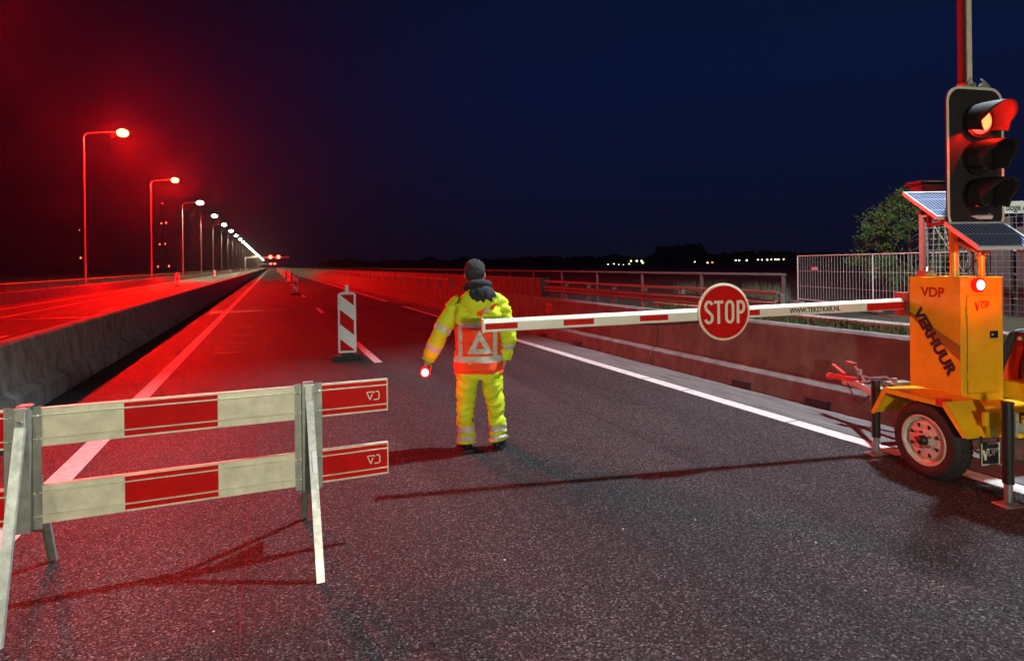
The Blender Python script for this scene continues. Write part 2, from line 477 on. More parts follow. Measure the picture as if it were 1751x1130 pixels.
place_blocks(pr, 5.85, -3.4, 5.8, 28, lambda i: 'concrete barrier block along the right gutter, %s one counted from the camera' % ORD[i], 'concrete barrier blocks along the right gutter')
b = MB(); H = 1.0
def run(name, x, y0, y1, H, wb, lz, label):
    prof = [(0, 0), (0.03, lz - 0.03), (0.14, lz + 0.04), (0.24, H), (wb - 0.24, H), (wb - 0.14, lz + 0.04), (wb - 0.03, lz - 0.03), (wb, 0)]
    b = MB(); b.prism(prof, (x, y0, 0), (0, 1, 0), (1, 0, 0), (0, 0, 1), y1 - y0)
    return tag(b.build(name, M['concrete']), label, 'barrier')
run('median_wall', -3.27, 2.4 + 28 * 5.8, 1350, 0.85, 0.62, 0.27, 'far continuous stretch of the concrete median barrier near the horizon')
run('roadside_wall', 5.85, -3.4 + 28 * 5.8, 1350, 0.9, 0.62, 0.27, 'far continuous stretch of the concrete barrier right of the road')
# drainage recesses and reflector plate at the foot of the right barrier blocks
for i, (x, y) in enumerate(((1102, 632), (950, 575), (1007, 590), (1283, 661), (1440, 690))):
    g = gp(x, y)
    if i in (0,): continue
    b = MB(); b.box((5.838, g.y - 0.16, 0.01), (5.851, g.y + 0.16, 0.085)); b.box((5.83, g.y - 0.18, 0.085), (5.856, g.y + 0.18, 0.095))
    tag(b.build('drain_grate', M['dark_metal']), 'dark drain slot at the foot of the right barrier, %s from the camera' % ['', 'third', 'second-farthest', 'second', 'first'][i] if i != 2 else 'dark drain slot at the foot of the right barrier just right of the person', 'drain', 'drain slots in the right barrier')
# outer parapet of the far carriageway
b = MB(); b.box((-12.25, -14, 0), (-11.9, 1350, 0.6)); 
tag(b.build('parapet', M['conc_light']), 'low concrete parapet on the far side of the other carriageway', 'parapet')
t = thing('steel_railing', 'thin steel handrail on the low parapet of the far carriageway', 'railing', (-12.1, 0, 0.6))
b = MB(); b.tube([(0, -14, 0.4), (0, 700, 0.4)], 0.035, 8); b.build('top_rail', M['rail'], t)
b = MB()
for i in range(0, 120): b.box((-0.025, -12 + i * 6 - 0.03, 0), (0.025, -12 + i * 6 + 0.03, 0.38))
o = b.build('railing_posts', M['rail'], t); o['kind'] = 'stuff'

# right hand side, beyond the roadside barrier
b = MB(); b.box((8.0, 17.0, 0), (8.3, 1350, 1.25))
tag(b.build('parapet_wall', M['concrete'], None, bevel=0.02), 'smooth tall concrete wall behind the steel guardrail right of the road', 'wall')
def guard(name, label, x, y0, y1, zt, zb, step, thick):
    t = thing(name, label, 'guardrail', (x, y0, 0))
    L = y1 - y0
    prof = [(0, 0), (-0.07, 0.05), (-0.07, 0.10), (-0.01, 0.14), (-0.01, 0.17), (-0.07, 0.21), (-0.07, 0.26), (0, 0.31), (0.012, 0.31), (-0.055, 0.26), (-0.055, 0.21), (0.005, 0.17), (0.005, 0.14), (-0.055, 0.10), (-0.055, 0.05), (0.012, 0)]
    k = thick / 0.31
    b = MB(); b.prism([(u, v * k) for u, v in prof], (0, 0, zb), (0, 1, 0), (1, 0, 0), (0, 0, 1), L); b.build('beam', M['rail'], t)
    if zt:
        b = MB(); b.box((-0.05, 0, zt - 0.05), (0.05, L, zt)); b.build('top_beam', M['rail'], t)
    n = int(L / step)
    for i in range(min(n, 60) + 1):
        b = MB(); b.box((0.03, i * step - 0.03, 0), (0.13, i * step + 0.03, zt - 0.052 if zt else zb + 0.25))
        b.build('post', M['galv_dark'], t)
    return t
guard('steel_guardrail', 'red-lit steel guardrail with many short posts behind the far barrier blocks', 7.0, 24.0, 190, 1.12, 0.60, 2.0, 0.16)
guard('steel_guardrail', 'double steel guardrail ending behind the round stop sign', 8.1, 7.6, 16.9, 1.18, 0.82, 1.33, 0.20)
t = thing('bridge_railing', 'outermost tall steel handrail right of the road, dark land behind it', 'railing', (12.2, 11.2, 0))
b = MB(); b.tube([(0, 0, 1.35), (0, 700, 1.35)], 0.04, 8); b.build('top_rail', M['rail_dark'], t)
b = MB(); b.tube([(0, 0, 0.85), (0, 700, 0.85)], 0.03, 8); b.build('lower_rail', M['rail_dark'], t)
for i in range(40):
    b = MB(); b.box((-0.03, i * 3.1 + 0.02, 0), (0.03, i * 3.1 + 0.10, 1.33)); b.build('post', M['rail_dark'], t)
# grassed strip and low wall near the trailer
b = MB(); b.box((6.48, -4, -0.02), (7.95, 10.5, 0.74)); o = b.build('verge', M['soil']); o['kind'] = 'structure'
b = MB(); b.box((7.96, -4, 0), (8.2, 11.0, 0.82)); tag(b.build('low_wall', M['conc_light'], None, bevel=0.015), 'low pale concrete wall behind the grass strip', 'wall')
b = MB(); b.box((8.21, -4, -0.02), (12.0, 7.3, 0.70)); o = b.build('bank', M['soil']); o['kind'] = 'structure'
b = MB()
for i in range(9000):
    x, y = random.uniform(6.5, 7.93), random.uniform(1.0, 10.4)
    h = random.uniform(0.03, 0.11) * (1.5 if random.random() < .1 else 1); a = random.uniform(0, 6.28)
    dx, dy = math.cos(a) * .012, math.sin(a) * .012; lx, ly = random.uniform(-.05, .05), random.uniform(-.05, .05)
    b.add([(x-dx, y-dy, .735), (x+dx, y+dy, .735), (x+lx, y+ly, .735 + h)], [(0, 1, 2)])
tag(b.build('grass', M['grass'], fixn=False), 'short rough grass on the strip behind the barrier', 'grass', kind='stuff')
# ---------------------------------------------------------------- street lamps
def street_lamp(kind, armdir=1, H=11.8, name='street_lamp'):
    t = thing(name, '', 'street lamp')
    b = MB(); b.tube([(0, 0, 0), (0, 0, 2.4)], 0.085, 12); b.tube([(0, 0, 2.4), (0, 0, H - 0.4)], [0.062, 0.040], 12)
    b.build('pole', M['pole'], t)
    pts = []
    for k in range(9):
        a = PI / 2 * k / 8
        pts.append((armdir * 0.4 * (1 - math.cos(a)), 0, H - 0.4 + 0.4 * math.sin(a)))
    pts.append((armdir * 2.1, 0, H + 0.22))
    b = MB(); b.tube(pts, [0.034] * 9 + [0.018], 10); b.build('arm', M['pole'], t)
    hx = armdir * 2.45
    b = MB(); b.ell((hx, 0, H + 0.30), (0.42, 0.17, 0.08), 16, 8, fn=lambda d: 1.0)
    b.build('lamp_housing', M['pole'], t)
    b = MB(); b.ell((hx, 0, H + 0.14), (0.40 if kind != 'white' else 0.50, 0.32, 0.30), 18, 12)
    b.build('lamp_glass', M['bulb_hot'] if kind == 'red' else M['bulb_white'], t)
    if kind == 'red': light('lamp_light', 'POINT', (hx, 0, H - 0.16), RED_LAMP, (1.0, 0.004, 0.002), t, size=0.16)
    elif kind == 'white': light('lamp_light', 'SPOT', (hx, 0, H - 0.14), WHITE_LAMP, (1.0, 0.84, 0.52), t, size=0.16, spot=R(165), target=(hx + .4, 0, 0))
    else: light('lamp_light', 'SPOT', (hx, 0, H - 0.12), ASSUMED_KEY_LAMP, (0.78, 0.90, 1.0), t, size=0.22, spot=R(84), target=(hx - 1.9, -.6, 0)); light('lamp_light', 'SPOT', (hx + .1, 0.3, H - 0.12), 22000, (0.78, 0.90, 1.0), t, size=0.22, spot=R(70), target=(8.5, 10.5, 0.5))  # second spot is added to brighten the mesh fences and the tree
    return t
lr = street_lamp('red'); lw = street_lamp('white')
l1 = copy_tree(lr)
for ch in list(l1.children):
    if ch.type == 'LIGHT':
        bpy.data.objects.remove(ch)
light('lamp_light', 'SPOT', (2.45, 0, 11.64), RED_LAMP * .34, (1.0, .004, .002), l1, size=.16, spot=R(76), target=(7.6, -15.0, 0)).data.spot_blend = 1.0
light('lamp_light', 'POINT', (2.45, 0, 11.64), RED_LAMP * .13, (1.0, .004, .002), l1, size=.16)
far_x = -12.7
for i in range(1, 37):
    red = i <= 3
    if i == 1: o = l1
    elif i == 2: o = lr
    elif red: o = copy_tree(lr)
    elif i == 4: o = lw
    else: o = copy_tree(lw)
    o.location = (far_x, i * 26.0, 0)
    if i == 2: lab = 'tallest-looking nearest street lamp at the left, glowing red'
    elif i == 3: lab = 'second red glowing street lamp from the left'
    elif i == 1: lab = 'red street lamp nearest the camera, beyond the left edge of the picture'
    elif i == 4: lab = 'nearest of the warm white street lamps, right after the red ones'
    else: lab = '%s warm white street lamp of the row running to the horizon' % (ORD[i - 4] if i < 34 else ['thirty-first', 'thirty-second', 'thirty-third'][i - 34])
    tag(o, lab, 'street lamp', 'street lamps along the far carriageway')
assumed_lamp = street_lamp('key', -1, 11.2)
assumed_lamp.location = (10.35, 4.3, 0); tag(assumed_lamp, 'assumed cool white street lamp on the right, standing unseen outside the picture', 'street lamp')  # assumed unseen lamp, added as source of the cool key light from the right

M['bulb_lane'] = emit('lane_signal_glow', (1.0, .10, .06), 9)
# ---------------------------------------------------------------- lane signal gantries
def gantry(x0, y, z, lab, n3=True):
    t = thing('signal_gantry', lab, 'gantry', (x0, y, 0), 0, 'lane signal gantries over the road')
    b = MB(); b.box((-0.25, -0.25, 0), (0.25, 0.25, z)); b.build('post', M['pole'], t)
    b = MB(); b.box((0.25, -0.2, z - 0.45), (20.0, 0.2, z - 0.05)); b.build('beam', M['pole'], t)
    for xs in (12.4, 16.4):
        b = MB(); b.box((xs - 1.0, -0.55, z - 1.0), (xs + 1.0, -0.22, z + 0.9)); pn = b.build('signal_panel', M['black'], t, bevel=0.05)
        b = MB(); b.ell((xs, -0.62, z - 0.05), (1.0, 0.12, 1.0), 16, 8); b.build('signal_lens', M['bulb_lane'], pn); light('lens_light', 'POINT', (xs, -2.2, z - .05), 2500, (1, .004, .004), t, size=.5)
    if n3:
        b = MB(); b.box((20.3, -0.5, z - 0.5), (22.0, -0.22, z + 0.4)); b.build('signal_panel', M['galv_dark'], t, bevel=0.05)
    b = MB(); b.box((4.0, -0.5, z + 0.0), (6.0, 0, z + 0.5)); b.build('camera_housing', M['white'], t, bevel=0.05)
    return t
gantry(-12.6, 343, 7.2, 'nearer overhead gantry with two large red lane signals')
gantry(-12.6, 690, 5.4, 'farther overhead gantry with two small red lane signals, lower in the picture', False)

# ---------------------------------------------------------------- distant masts and town lights
def at(px, py, D):
    u, v = (px - 875.5) / 1000, -(py - 452) / 1000
    a = R(-0.65); u, v = u * math.cos(a) - v * math.sin(a), u * math.sin(a) + v * math.cos(a)
    return Vector((u * D * CO + D * SI, -u * D * SI + D * CO, 1.7 + v * D))
def mast(px, D, pts, lab, wid):
    base = at(px, 456, D); base.z = 0
    t = thing('lattice_mast', lab, 'mast', base)
    top = at(px, pts[0][1], D).z + 2
    b = MB()
    for sx in (-1, 1):
        for sy in (-1, 1): b.tube([(sx * wid, sy * wid, 0), (sx * wid * 0.15, sy * wid * .15, top)], 0.35, 6)
    n = 14
    for k in range(n):
        z0, z1 = top * k / n, top * (k + 1) / n
        w0, w1 = wid * (1 - .85 * k / n), wid * (1 - .85 * (k + 1) / n)
        for s in (-1, 1): b.tube([(-w0 * s, -w0, z0), (w1 * s, -w1, z1)], 0.15, 5)
    b.build('lattice', M['dark_metal'], t)
    for (x, y) in pts:
        p = at(x, y, D) - base
        b = MB(); b.ell(p, (0.75, 0.75, 0.75), 10, 6); b.build('warning_light', M['town_r'], t)
mast(279, 620, [(278, 348), (276, 382), (284, 381), (273, 418), (283, 417), (270, 456), (289, 455)], 'dark lattice mast with four tiers of small red warning lights', 5)
mast(137, 560, [(136, 393), (138, 441)], 'dark lattice mast with two small red warning lights beside the nearest lamp', 3)

# far treeline
b = MB()
rnd = random.Random(3)
for k in range(150):
    px = 560 + k * 6.6 + rnd.uniform(-6, 6)
    D = rnd.uniform(620, 700)
    hgt = 6 + 5 * noise.noise(Vector((k * 0.13, 3.3, 0))) + (9 if 1120 < px < 1200 else 0) + rnd.uniform(-1, 2) + max(0, (px - 900) / 160)
    p = at(px, 452, D); p.z = hgt * 0.4
    b.ell(p, (rnd.uniform(6, 13), 6, hgt * 0.75), 12, 7, fn=lambda d, q=k: 1 + 0.35 * noise.noise(d * 2.7 + Vector((q, 0, 0))))
tag(b.build('distant_woodland', M['leaf_far'], fixn=False), 'black line of far trees on the horizon at the right', 'woodland', kind='stuff')

# town lights: small lamps on poles, far off
TL = [(1040, 454, 'town', .5), (1050, 453, 'town', .6), (1058, 454, 'town', .4), (1066, 454.5, 'town', .4), (1076, 453, 'town_g', .6), (1079, 448, 'town_g', .8),
      (1089, 448, 'town', 1.0), (1097, 448, 'town', .9), (1099, 451, 'town_g', .9), (1188, 449.5, 'town', .6), (1210, 451, 'town', .8), (1218, 450.5, 'town_r', .9),
      (1258, 447, 'town', .8), (1264, 447, 'town', .8), (1277, 447, 'town', .9), (1296, 446, 'town', .7), (1303, 446, 'town', .6), (1312, 446, 'town', .8),
      (1319, 445.5, 'town', .6), (1326, 445.5, 'town', .9), (1331, 445.5, 'town', .9), (1340, 445, 'town', .6), (64, 485, 'town', .25), (77, 485, 'town', .25)]
nth = 0
for i, (x, y, mm, s) in enumerate(TL):
    D = 560 if x > 500 else 140
    p = at(x, y - 1, D)
    t = MB(); t.cyl((0, 0, min(0, -p.z)), (0, 0, 0.2), 0.12, 6, mi=0); t.ell((0, 0, 0.4), (0.9 * s, 0.9 * s, 0.65 * s), 10, 6, mi=1)
    o = t.build('distant_lamp', [M['dark_metal'], M[mm]]); o.location = p
    if x > 500:
        nth += 1
        if mm == 'town_r': lab = 'the only red one among the tiny far lights on the right horizon'
        elif mm == 'town_g': lab = 'tiny greenish far lamp on the horizon, left of the stop sign (%s of three)' % {1076: 'left', 1079: 'upper middle', 1099: 'right'}[x]
        else: lab = '%s tiny pale far lamp from the left on the right-hand horizon' % ORD[nth - 1]
        tag(o, lab, 'lamp', 'tiny far lamps on the horizon')
    else:
        tag(o, 'tiny white light below the left handrail, %s of a pair' % ('left' if x < 70 else 'right'), 'lamp', 'pair of tiny lights beyond the left parapet')

# ---------------------------------------------------------------- mesh construction fences
def fence_panel(p0, p1, H, lab, group, frame, wire, nv, nh, cat='fence', name='mesh_fence', solid=False, zb=0.12):
    p0, p1 = Vector(p0), Vector(p1)
    L = (p1 - p0).length; a = math.atan2(p1.y - p0.y, p1.x - p0.x)
    t = thing(name, lab, cat, p0, a, group)
    b = MB()
    b.tube([(0, 0, zb), (0, 0, H)], 0.024, 10); b.tube([(L, 0, zb), (L, 0, H)], 0.024, 10)
    b.tube([(0, 0, H), (L, 0, H)], 0.021, 10); b.tube([(0, 0, zb + .08), (L, 0, zb + .08)], 0.021, 10)
    b.build('frame', frame, t)
    b = MB()
    for k in range(1, nv): b.tube([(L * k / nv, 0, zb + .08), (L * k / nv, 0, H)], 0.005, 5)
    for k in range(1, nh): b.tube([(0, 0.004, zb + (H - zb) * k / nh), (L, 0.004, zb + (H - zb) * k / nh)], 0.006, 5)
    b.build('wire_mesh', wire, t)
    b = MB(); b.box((-0.35, -0.11, 0), (0.35, 0.11, 0.13)); b.build('foot', M['concrete'], t, bevel=0.02)
    return t
F = [Vector((19.4, 17.2, 0)), Vector((18.35, 13.3, 0)), Vector((17.3, 9.6, 0)), Vector((16.4, 6.3, 0))]
for i in range(3):
    fence_panel(F[i], F[i + 1], 1.9, ['leftmost galvanised mesh fence panel in the background, end post bare', 'middle galvanised mesh fence panel in front of the bushy tree', 'galvanised mesh fence panel partly behind the yellow cabinet'][i],
                'galvanised mesh fence panels', M['galv'], M['galv'], 26, 3)
b = MB(); b.box((0, -.005, 0), (0.38, .005, 0.12)); o = b.build('fence_sign', M['galv_dark']); p = F[0].lerp(F[1], .22); o.location = (p.x - .03, p.y, 1.35); o.rotation_euler = (0, 0, math.atan2(F[1].y-F[0].y, F[1].x-F[0].x))
tag(o, 'small blank grey plate tied to the leftmost mesh fence panel', 'sign')
M['rust'] = mat('red_brown_steel', (0.30, 0.06, 0.045), 0.6, n_scale=8, n_amt=0.3)
M['dull_wire'] = mat('dull_wire', (0.16, 0.13, 0.11), 0.6)
G = [Vector((12.15, 7.75, 0)), Vector((12.15, 5.6, 0)), Vector((12.3, 3.4, 0)), Vector((12.4, 1.2, 0))]
for i in range(3):
    a_, b_ = G[i], G[i + 1]
    L = (b_ - a_).length
    t = thing('mesh_screen', ['tall dark wire screen with a red-brown end post behind the solar panel', 'tall dark wire screen behind the yellow cabinet and its beacon', 'tall dark wire screen at the right edge behind the trailer'][i], 'fence', a_, math.atan2((b_ - a_).y, (b_ - a_).x), 'tall dark wire screens')
    b = MB(); b.box((-0.04, -0.04, 0), (0.04, 0.04, 2.62)); b.box((0.042, -0.03, 2.55), (L - 0.062, 0.03, 2.61)); b.build('post', M['rust'], t)
    b = MB()
    n = 20
    for k in range(1, n): b.tube([(L * k / n, 0, 0.1), (L * k / n, 0, 2.55)], 0.006, 5)
    for k in range(1, 22): b.tube([(0.06, 0.006, 0.1 + 2.45 * k / 22), (L - .06, 0.006, 0.1 + 2.45 * k / 22)], 0.005, 5)
    for k in range(6): b.tube([(L * rnd.random(), 0.03, 0.1), (L * rnd.random(), 0.03, 2.55)], 0.012, 5)
    b.build('wire_mesh', M['dull_wire'], t)
# stack of timber behind the wire screens
t = MB()
for k in range(16):
    y = 7.2 - k * 0.42
    t.box((12.9, y - 0.16, 0), (13.0, y + 0.16, 2.0 + 0.5 * rnd.random()))
tag(t.build('timber_hoarding', mat('dark_hoarding', (0.045, 0.030, 0.024), 0.85, n_scale=5, n_amt=0.5)), 'dark uneven board hoarding behind the wire screens', 'hoarding')

# cream board with lettering at the right edge
p = at(1716, 355, 9.5)
t = thing('name_board', 'cream board with black lettering at the right edge behind the signal head', 'sign', (p.x, p.y, 0), -YAW)
b = MB(); b.box((0, -0.015, p.z - 0.10), (1.15, 0.015, p.z + 0.10)); b.build('board', M['cream'], t, bevel=0.004)
b = MB(); b.cyl((0.95, 0.06, 0), (0.95, 0.06, p.z + .1), 0.035, 12); b.build('post', M['galv_dark'], t)
text('lettering', 'ooge A', 0.15, M['black_text'], t, frameM((0.20, -0.0165, p.z), (1, 0, 0), (0, 0, 1)), sx=0.8, bold=0.001)

# concrete block near the right edge
g = at(1712, 560, 6.9)
b = MB(); b.prism([(0, 0), (0, .35), (.12, .45), (.2, 1.02), (.42, 1.02), (.5, .45), (.62, .35), (.62, 0)], (0, 0, 0), (0, 1, 0), (1, 0, 0), (0, 0, 1), 1.9)
o = b.build('concrete_block', M['concrete'], None, bevel=0.02); o.location = (8.5, 1.1, 0.70 - 0.55); o.rotation_euler = (0, 0, R(-30))
tag(o, 'grey concrete barrier block on the bank at the right edge', 'barrier')

# bushy tree behind the fence
def tree(loc, H, rad, lab):
    t = thing('bushy_tree', lab, 'tree', loc)
    b = MB()
    b.tube([(0, 0, 0), (0.05, 0.02, H * .3), (-0.04, 0, H * .6), (0, 0, H * .9)], [0.13, 0.10, 0.06, 0.015], 8)
    rr = random.Random(5)
    limbs = []
    for k in range(16):
        a = rr.uniform(0, 6.28); z0 = H * rr.uniform(.15, .7); r_ = rad * rr.uniform(.5, .95)
        q = Vector((math.cos(a) * r_, math.sin(a) * r_, min(H * .93, z0 + rr.uniform(.4, 1.0)))); limbs.append(q)
        b.tube([(0, 0, z0), q * .5 + Vector((0, 0, z0 * .5)), q], [0.045, 0.03, 0.01], 6)
    b.build('trunk', M['bark'], t)
    b = MB()
    for k in range(140):
        a = rr.uniform(0, 6.28); zz = rr.random()
        env = rad * (0.55 + 0.55 * math.sin(PI * min(1, zz * .93 + .12))) * (1 if zz < .75 else (1 - (zz - .75) * 2.4))
        r_ = env * rr.uniform(.45, 1.0); c = Vector((math.cos(a) * r_, math.sin(a) * r_, .55 + zz * (H - .8)))
        cs = rr.uniform(.22, .42)
        for j in range(95):
            d = Vector((rr.gauss(0, 1), rr.gauss(0, 1), rr.gauss(0, .8))) * cs * .55
            p = c + d; n = Vector((rr.gauss(0, 1), rr.gauss(0, 1), rr.gauss(0.4, 1))).normalized()
            u = n.orthogonal().normalized(); u = Matrix.Rotation(rr.uniform(0, 6.28), 3, n) @ u; v = n.cross(u)
            l, w_ = rr.uniform(.05, .095), rr.uniform(.022, .04)
            b.add([p - u * l, p - v * w_, p + u * l, p + v * w_], [(0, 1, 2, 3)])
    b.build('crown', M['leaf'], t, fixn=False)
p = gp(875, 600)
q = at(1556, 452, 26.5)
tree((q.x, q.y, 0), 5.0, 2.1, 'bushy green tree behind the mesh fence, left of the solar panel')
# scrub beyond the outer handrail
b = MB()
for k in range(900):
    c = rnd.choice([(1285, 30), (1310, 30), (1180, 34), (1330, 26), (1230, 32)]); p = at(c[0] + rnd.gauss(0, 14), 452, c[1] + rnd.gauss(0, 1.2))
    h = rnd.uniform(.2, .8); a = rnd.uniform(0, 6.28); l = rnd.uniform(-.25, .25)
    b.add([(p.x - .012, p.y, -.05), (p.x + .012, p.y, -.05), (p.x + l, p.y + l * .6, h)], [(0, 1, 2)])
tag(b.build('dry_reeds', mat('dry_reeds', (.16, .13, .06), .8), fixn=False), 'loose dry scrub beyond the outer handrail', 'scrub', kind='stuff')

# ---------------------------------------------------------------- barricade in the foreground
BY = 3.75
t = thing('barricade', 'low red and cream striped barricade on steel trestles in the left foreground', 'barricade', (0.2, BY, 0))
PW = 0.20
M['rib_shade'] = mat('rib_shade_strip', (.13, .12, .08), .8)  # strips under the ribs, with the ribs' shade put into the colour
def plank(z0, xr, name='plank'):
    'striped plank with raised ribs'
    b = MB(); xl = -1.87
    xs = [xl, -1.40, -0.945, -0.49, -0.005, xr]
    cols = [0, 1, 0, 1, 0, 1][::1]
    # zones along the height: (z from, z to, depth, may be red)
    Z = [(0, .010, .016, 0), (.010, .036, .012, 1), (.036, .040, .012, 2), (.040, .046, .024, 0), (.046, .156, .012, 1), (.156, .160, .012, 2), (.160, .166, .024, 0), (.166, .190, .012, 1), (.190, PW, .016, 0)]
    for i in range(5):
        red = i % 2 == 0
        for (za, zb, d, ok) in Z:
            b.box((xs[i], -d, z0 + za), (xs[i + 1], 0.010, z0 + zb), 3 if ok == 2 else (1 if (red and ok) else 0))
    b.box((xl, .0102, z0 + .002), (xr, .013, z0 + PW - .002), 2)
    b.box((xr, -.017, z0), (xr + .006, .013, z0 + PW), 0)
    o = b.build(name, [M['cream'], M['red_paint'], M['cream_back'], M['rib_shade']], t, bevel=0.0)
    # maker's mark on the right end: a barred V and a D
    mk = MB(); s = .052; cx, cz = xr - .085, z0 + .101
    def st(p, q): mk.bar((cx + p[0] * s, -.0135, cz + p[1] * s), (cx + q[0] * s, -.0135, cz + q[1] * s), .0065, .002, up=(0, 1, 0))
    for p, q in (((-.75, .45), (.10, .45)), ((-.75, .45), (-.35, -.5)), ((-.35, -.5), (-.10, .2)), ((.3, .47), (.62, .47)), ((.62, .47), (.72, .3)), ((.72, .3), (.72, -.35)), ((.72, -.35), (.6, -.5)), ((.6, -.5), (.05, -.5)), ((.10, .45), (.10, .28))): st(p, q)
    mk.build('maker_mark', M['cream'], o)
    return o
plank(0.785, 0.47); plank(0.385, 0.47)
def trestle(x):
    f = MB()   # hat-section post clamped over the planks
    prof = [(-.078, 0), (-.040, 0), (-.034, -.030), (.034, -.030), (.040, 0), (.078, 0), (.078, .003), (.043, .003), (.037, -.026), (-.037, -.026), (-.043, .003), (-.078, .003)]
    f.prism(prof, (x, -.021, .36), (0, 0, 1), (1, 0, 0), (0, 1, 0), .64)
    po = f.build('post', M['galv_dark'], t)
    for sx in (-.060, .060):
        for z in (.425, .545, .825, .945):
            q = MB(); q.lathe([(0, -.012), (.007, -.010), (.010, -.003), (.010, 0)], (x + sx, -.022, z), (0, 1, 0), 10); q.build('bolt', M['galv'], po)
    # legs: front towards the camera, rear away
    for s, nm in ((-1, 'leg'), (1, 'leg')):
        q = MB()
        top = Vector((x + .004, -.062 if s < 0 else .022, .90)); bot = Vector((x + (.03 if s < 0 else -.01), s * .44, 0.0))
        prof = [(-.021, -.014), (.021, -.014), (.021, .014), (.018, .014), (.018, -.011), (-.018, -.011), (-.018, .014), (-.021, .014)]
        d = (bot - top); L = d.length; d.normalize(); au = Vector((1, 0, 0)); av = d.cross(au) * (-1 if s < 0 else 1)
        q.prism(prof, top, d, au, av, L)
        q.build(nm, M['galv'] if s < 0 else M['galv_dark'], t)
    q = MB(); q.box((x - .022, -.058, .86), (x + .022, -.052, .99)); q.box((x - .03, -.06, .985), (x + .03, .05, 1.0)); q.build('hinge_plate', M['galv'], t, bevel=.003)
    q = MB(); q.cyl((x + .002, -.072, .925), (x + .002, -.05, .925), .012, 10); q.build('hinge_bolt', M['steel'], t)
    q = MB(); q.prism([(0.0, 0), (.0, .36), (.19, .0)], (x - .002, .025, .36), (1, 0, 0), (0, 1, 0), (0, 0, 1), .004); q.build('gusset', M['galv'], t)
trestle(0.0); trestle(-1.385)
q = MB(); q.bar((.020, -.262, .535), (.017, -.215, .645), .024, .002, up=(0, -1, .4)); q.build('label', M['white'], t)

# ---------------------------------------------------------------- striped guide beacons
def beacon():
    t = thing('guide_beacon', '', 'beacon')
    b = MB()
    b.prism([(-.26, 0), (-.23, .10), (.23, .10), (.26, 0)], (0, -.2, 0), (0, 1, 0), (1, 0, 0), (0, 0, 1), .4)
    b.box((-.10, -.08, .1002), (.10, .08, .125)); b.build('base', M['rubber'], t, bevel=.015)
    b = MB()
    W, z0, z1 = .158, .13, 1.22
    pr = [(-W, z0), (W, z0), (W, z1 - .03), (W - .04, z1), (.035, z1 + .02), (.03, z1 + .03), (.03, z1 + .14), (-.03, z1 + .14), (-.03, z1 + .03), (-.035, z1 + .02), (-W + .04, z1), (-W, z1 - .03)]
    b.prism(pr, (0, -.025, 0), (0, 1, 0), (1, 0, 0), (0, 0, 1), .05)
    pn = b.build('panel', M['white'], t, bevel=.006)
    for sgn, ya in ((-1, -.0285), (1, .0285)):
        # white field, then red diagonal bands clipped to the field
        w2, a0, a1 = .122, .17, 1.185
        b = MB()
        b.add([(-w2, ya, a0), (w2, ya, a0), (w2, ya, a1), (-w2, ya, a1)], [(0, 1, 2, 3)], 0)
        dz = .205
        for zc in (a0 - .1525, a0 + .3815, a0 + .9145):
            # band: z between line(zc - slope*x) .. + hgt
            poly = [(-w2, zc + dz * .5), (w2, zc - dz * .5), (w2, zc - dz * .5 + .266), (-w2, zc + dz * .5 + .266)]
            def clip(poly, lim, keep):
                out = []
                for i in range(len(poly)):
                    p, q = poly[i], poly[(i + 1) % len(poly)]
                    ip, iq = keep(p[1], lim), keep(q[1], lim)
                    if ip: out.append(p)
                    if ip != iq:
                        k = (lim - p[1]) / (q[1] - p[1]); out.append((p[0] + (q[0] - p[0]) * k, lim))
                return out
            poly = clip(poly, a0, lambda z, l: z >= l)
            if len(poly) > 2: poly = clip(poly, a1, lambda z, l: z <= l)
            if len(poly) > 2: b.add([(x, ya + sgn * .0015, z) for x, z in poly], [tuple(range(len(poly)))], 1)
        b.build('striped_sheet', [M['white'], M['red_paint']], pn, fixn=False)
    return t
bp_ = beacon()
spots = [(1.27, 10.98), (1.36, 37.9), (1.75, 66.0), (1.85, 96), (1.9, 124), (1.9, 152), (1.9, 180), (1.9, 208)]
LB = ['nearest and largest red and white striped beacon, left of the person', 'second nearest striped beacon on the lane, lit red', 'third striped beacon along the lane, lit red']
for i, (x, y) in enumerate(spots):
    o = bp_ if i == 0 else copy_tree(bp_)
    o.location = (x, y, 0); o.rotation_euler = (0, 0, -.18 if i == 0 else -.05 * i)
    tag(o, LB[i] if i < 3 else '%s small striped beacon counted along the lane beyond the first' % ORD[i], 'beacon', 'striped beacons along the closed lane')
for i, (x, y) in enumerate([(-8.0, 61.7), (-9.0, 113), (-9.9, 172), (-10.0, 230), (-10.0, 290)]):
    o = copy_tree(bp_); o.location = (x, y, 0); o.rotation_euler = (0, 0, .2)
    tag(o, '%s striped beacon from the left on the other carriageway' % ORD[i], 'beacon', 'striped beacons on the other carriageway')
# small red reflector frame on the barrier
g = at(950, 527, 13.2)
b = MB()
for a_, b2 in (((0, -.14, -.1), (0, .14, -.08)), ((0, -.14, .08), (0, .14, .1)), ((0, -.14, -.079), (0, -.12, .079)), ((0, .12, -.079), (0, .14, .079))):
    b.box((-.012, a_[1], a_[2]), (.0, b2[1], b2[2]))
b.box((-.008, -.1, -.05), (-.002, .04, .06), 1)
o = b.build('reflector_plate', [mat('reflector_red', (.8, .12, .1), .3), M['rust']]); o.location = (6.035, 12.35, .66)
tag(o, 'small square red reflector plate on the right barrier beside the person', 'reflector')
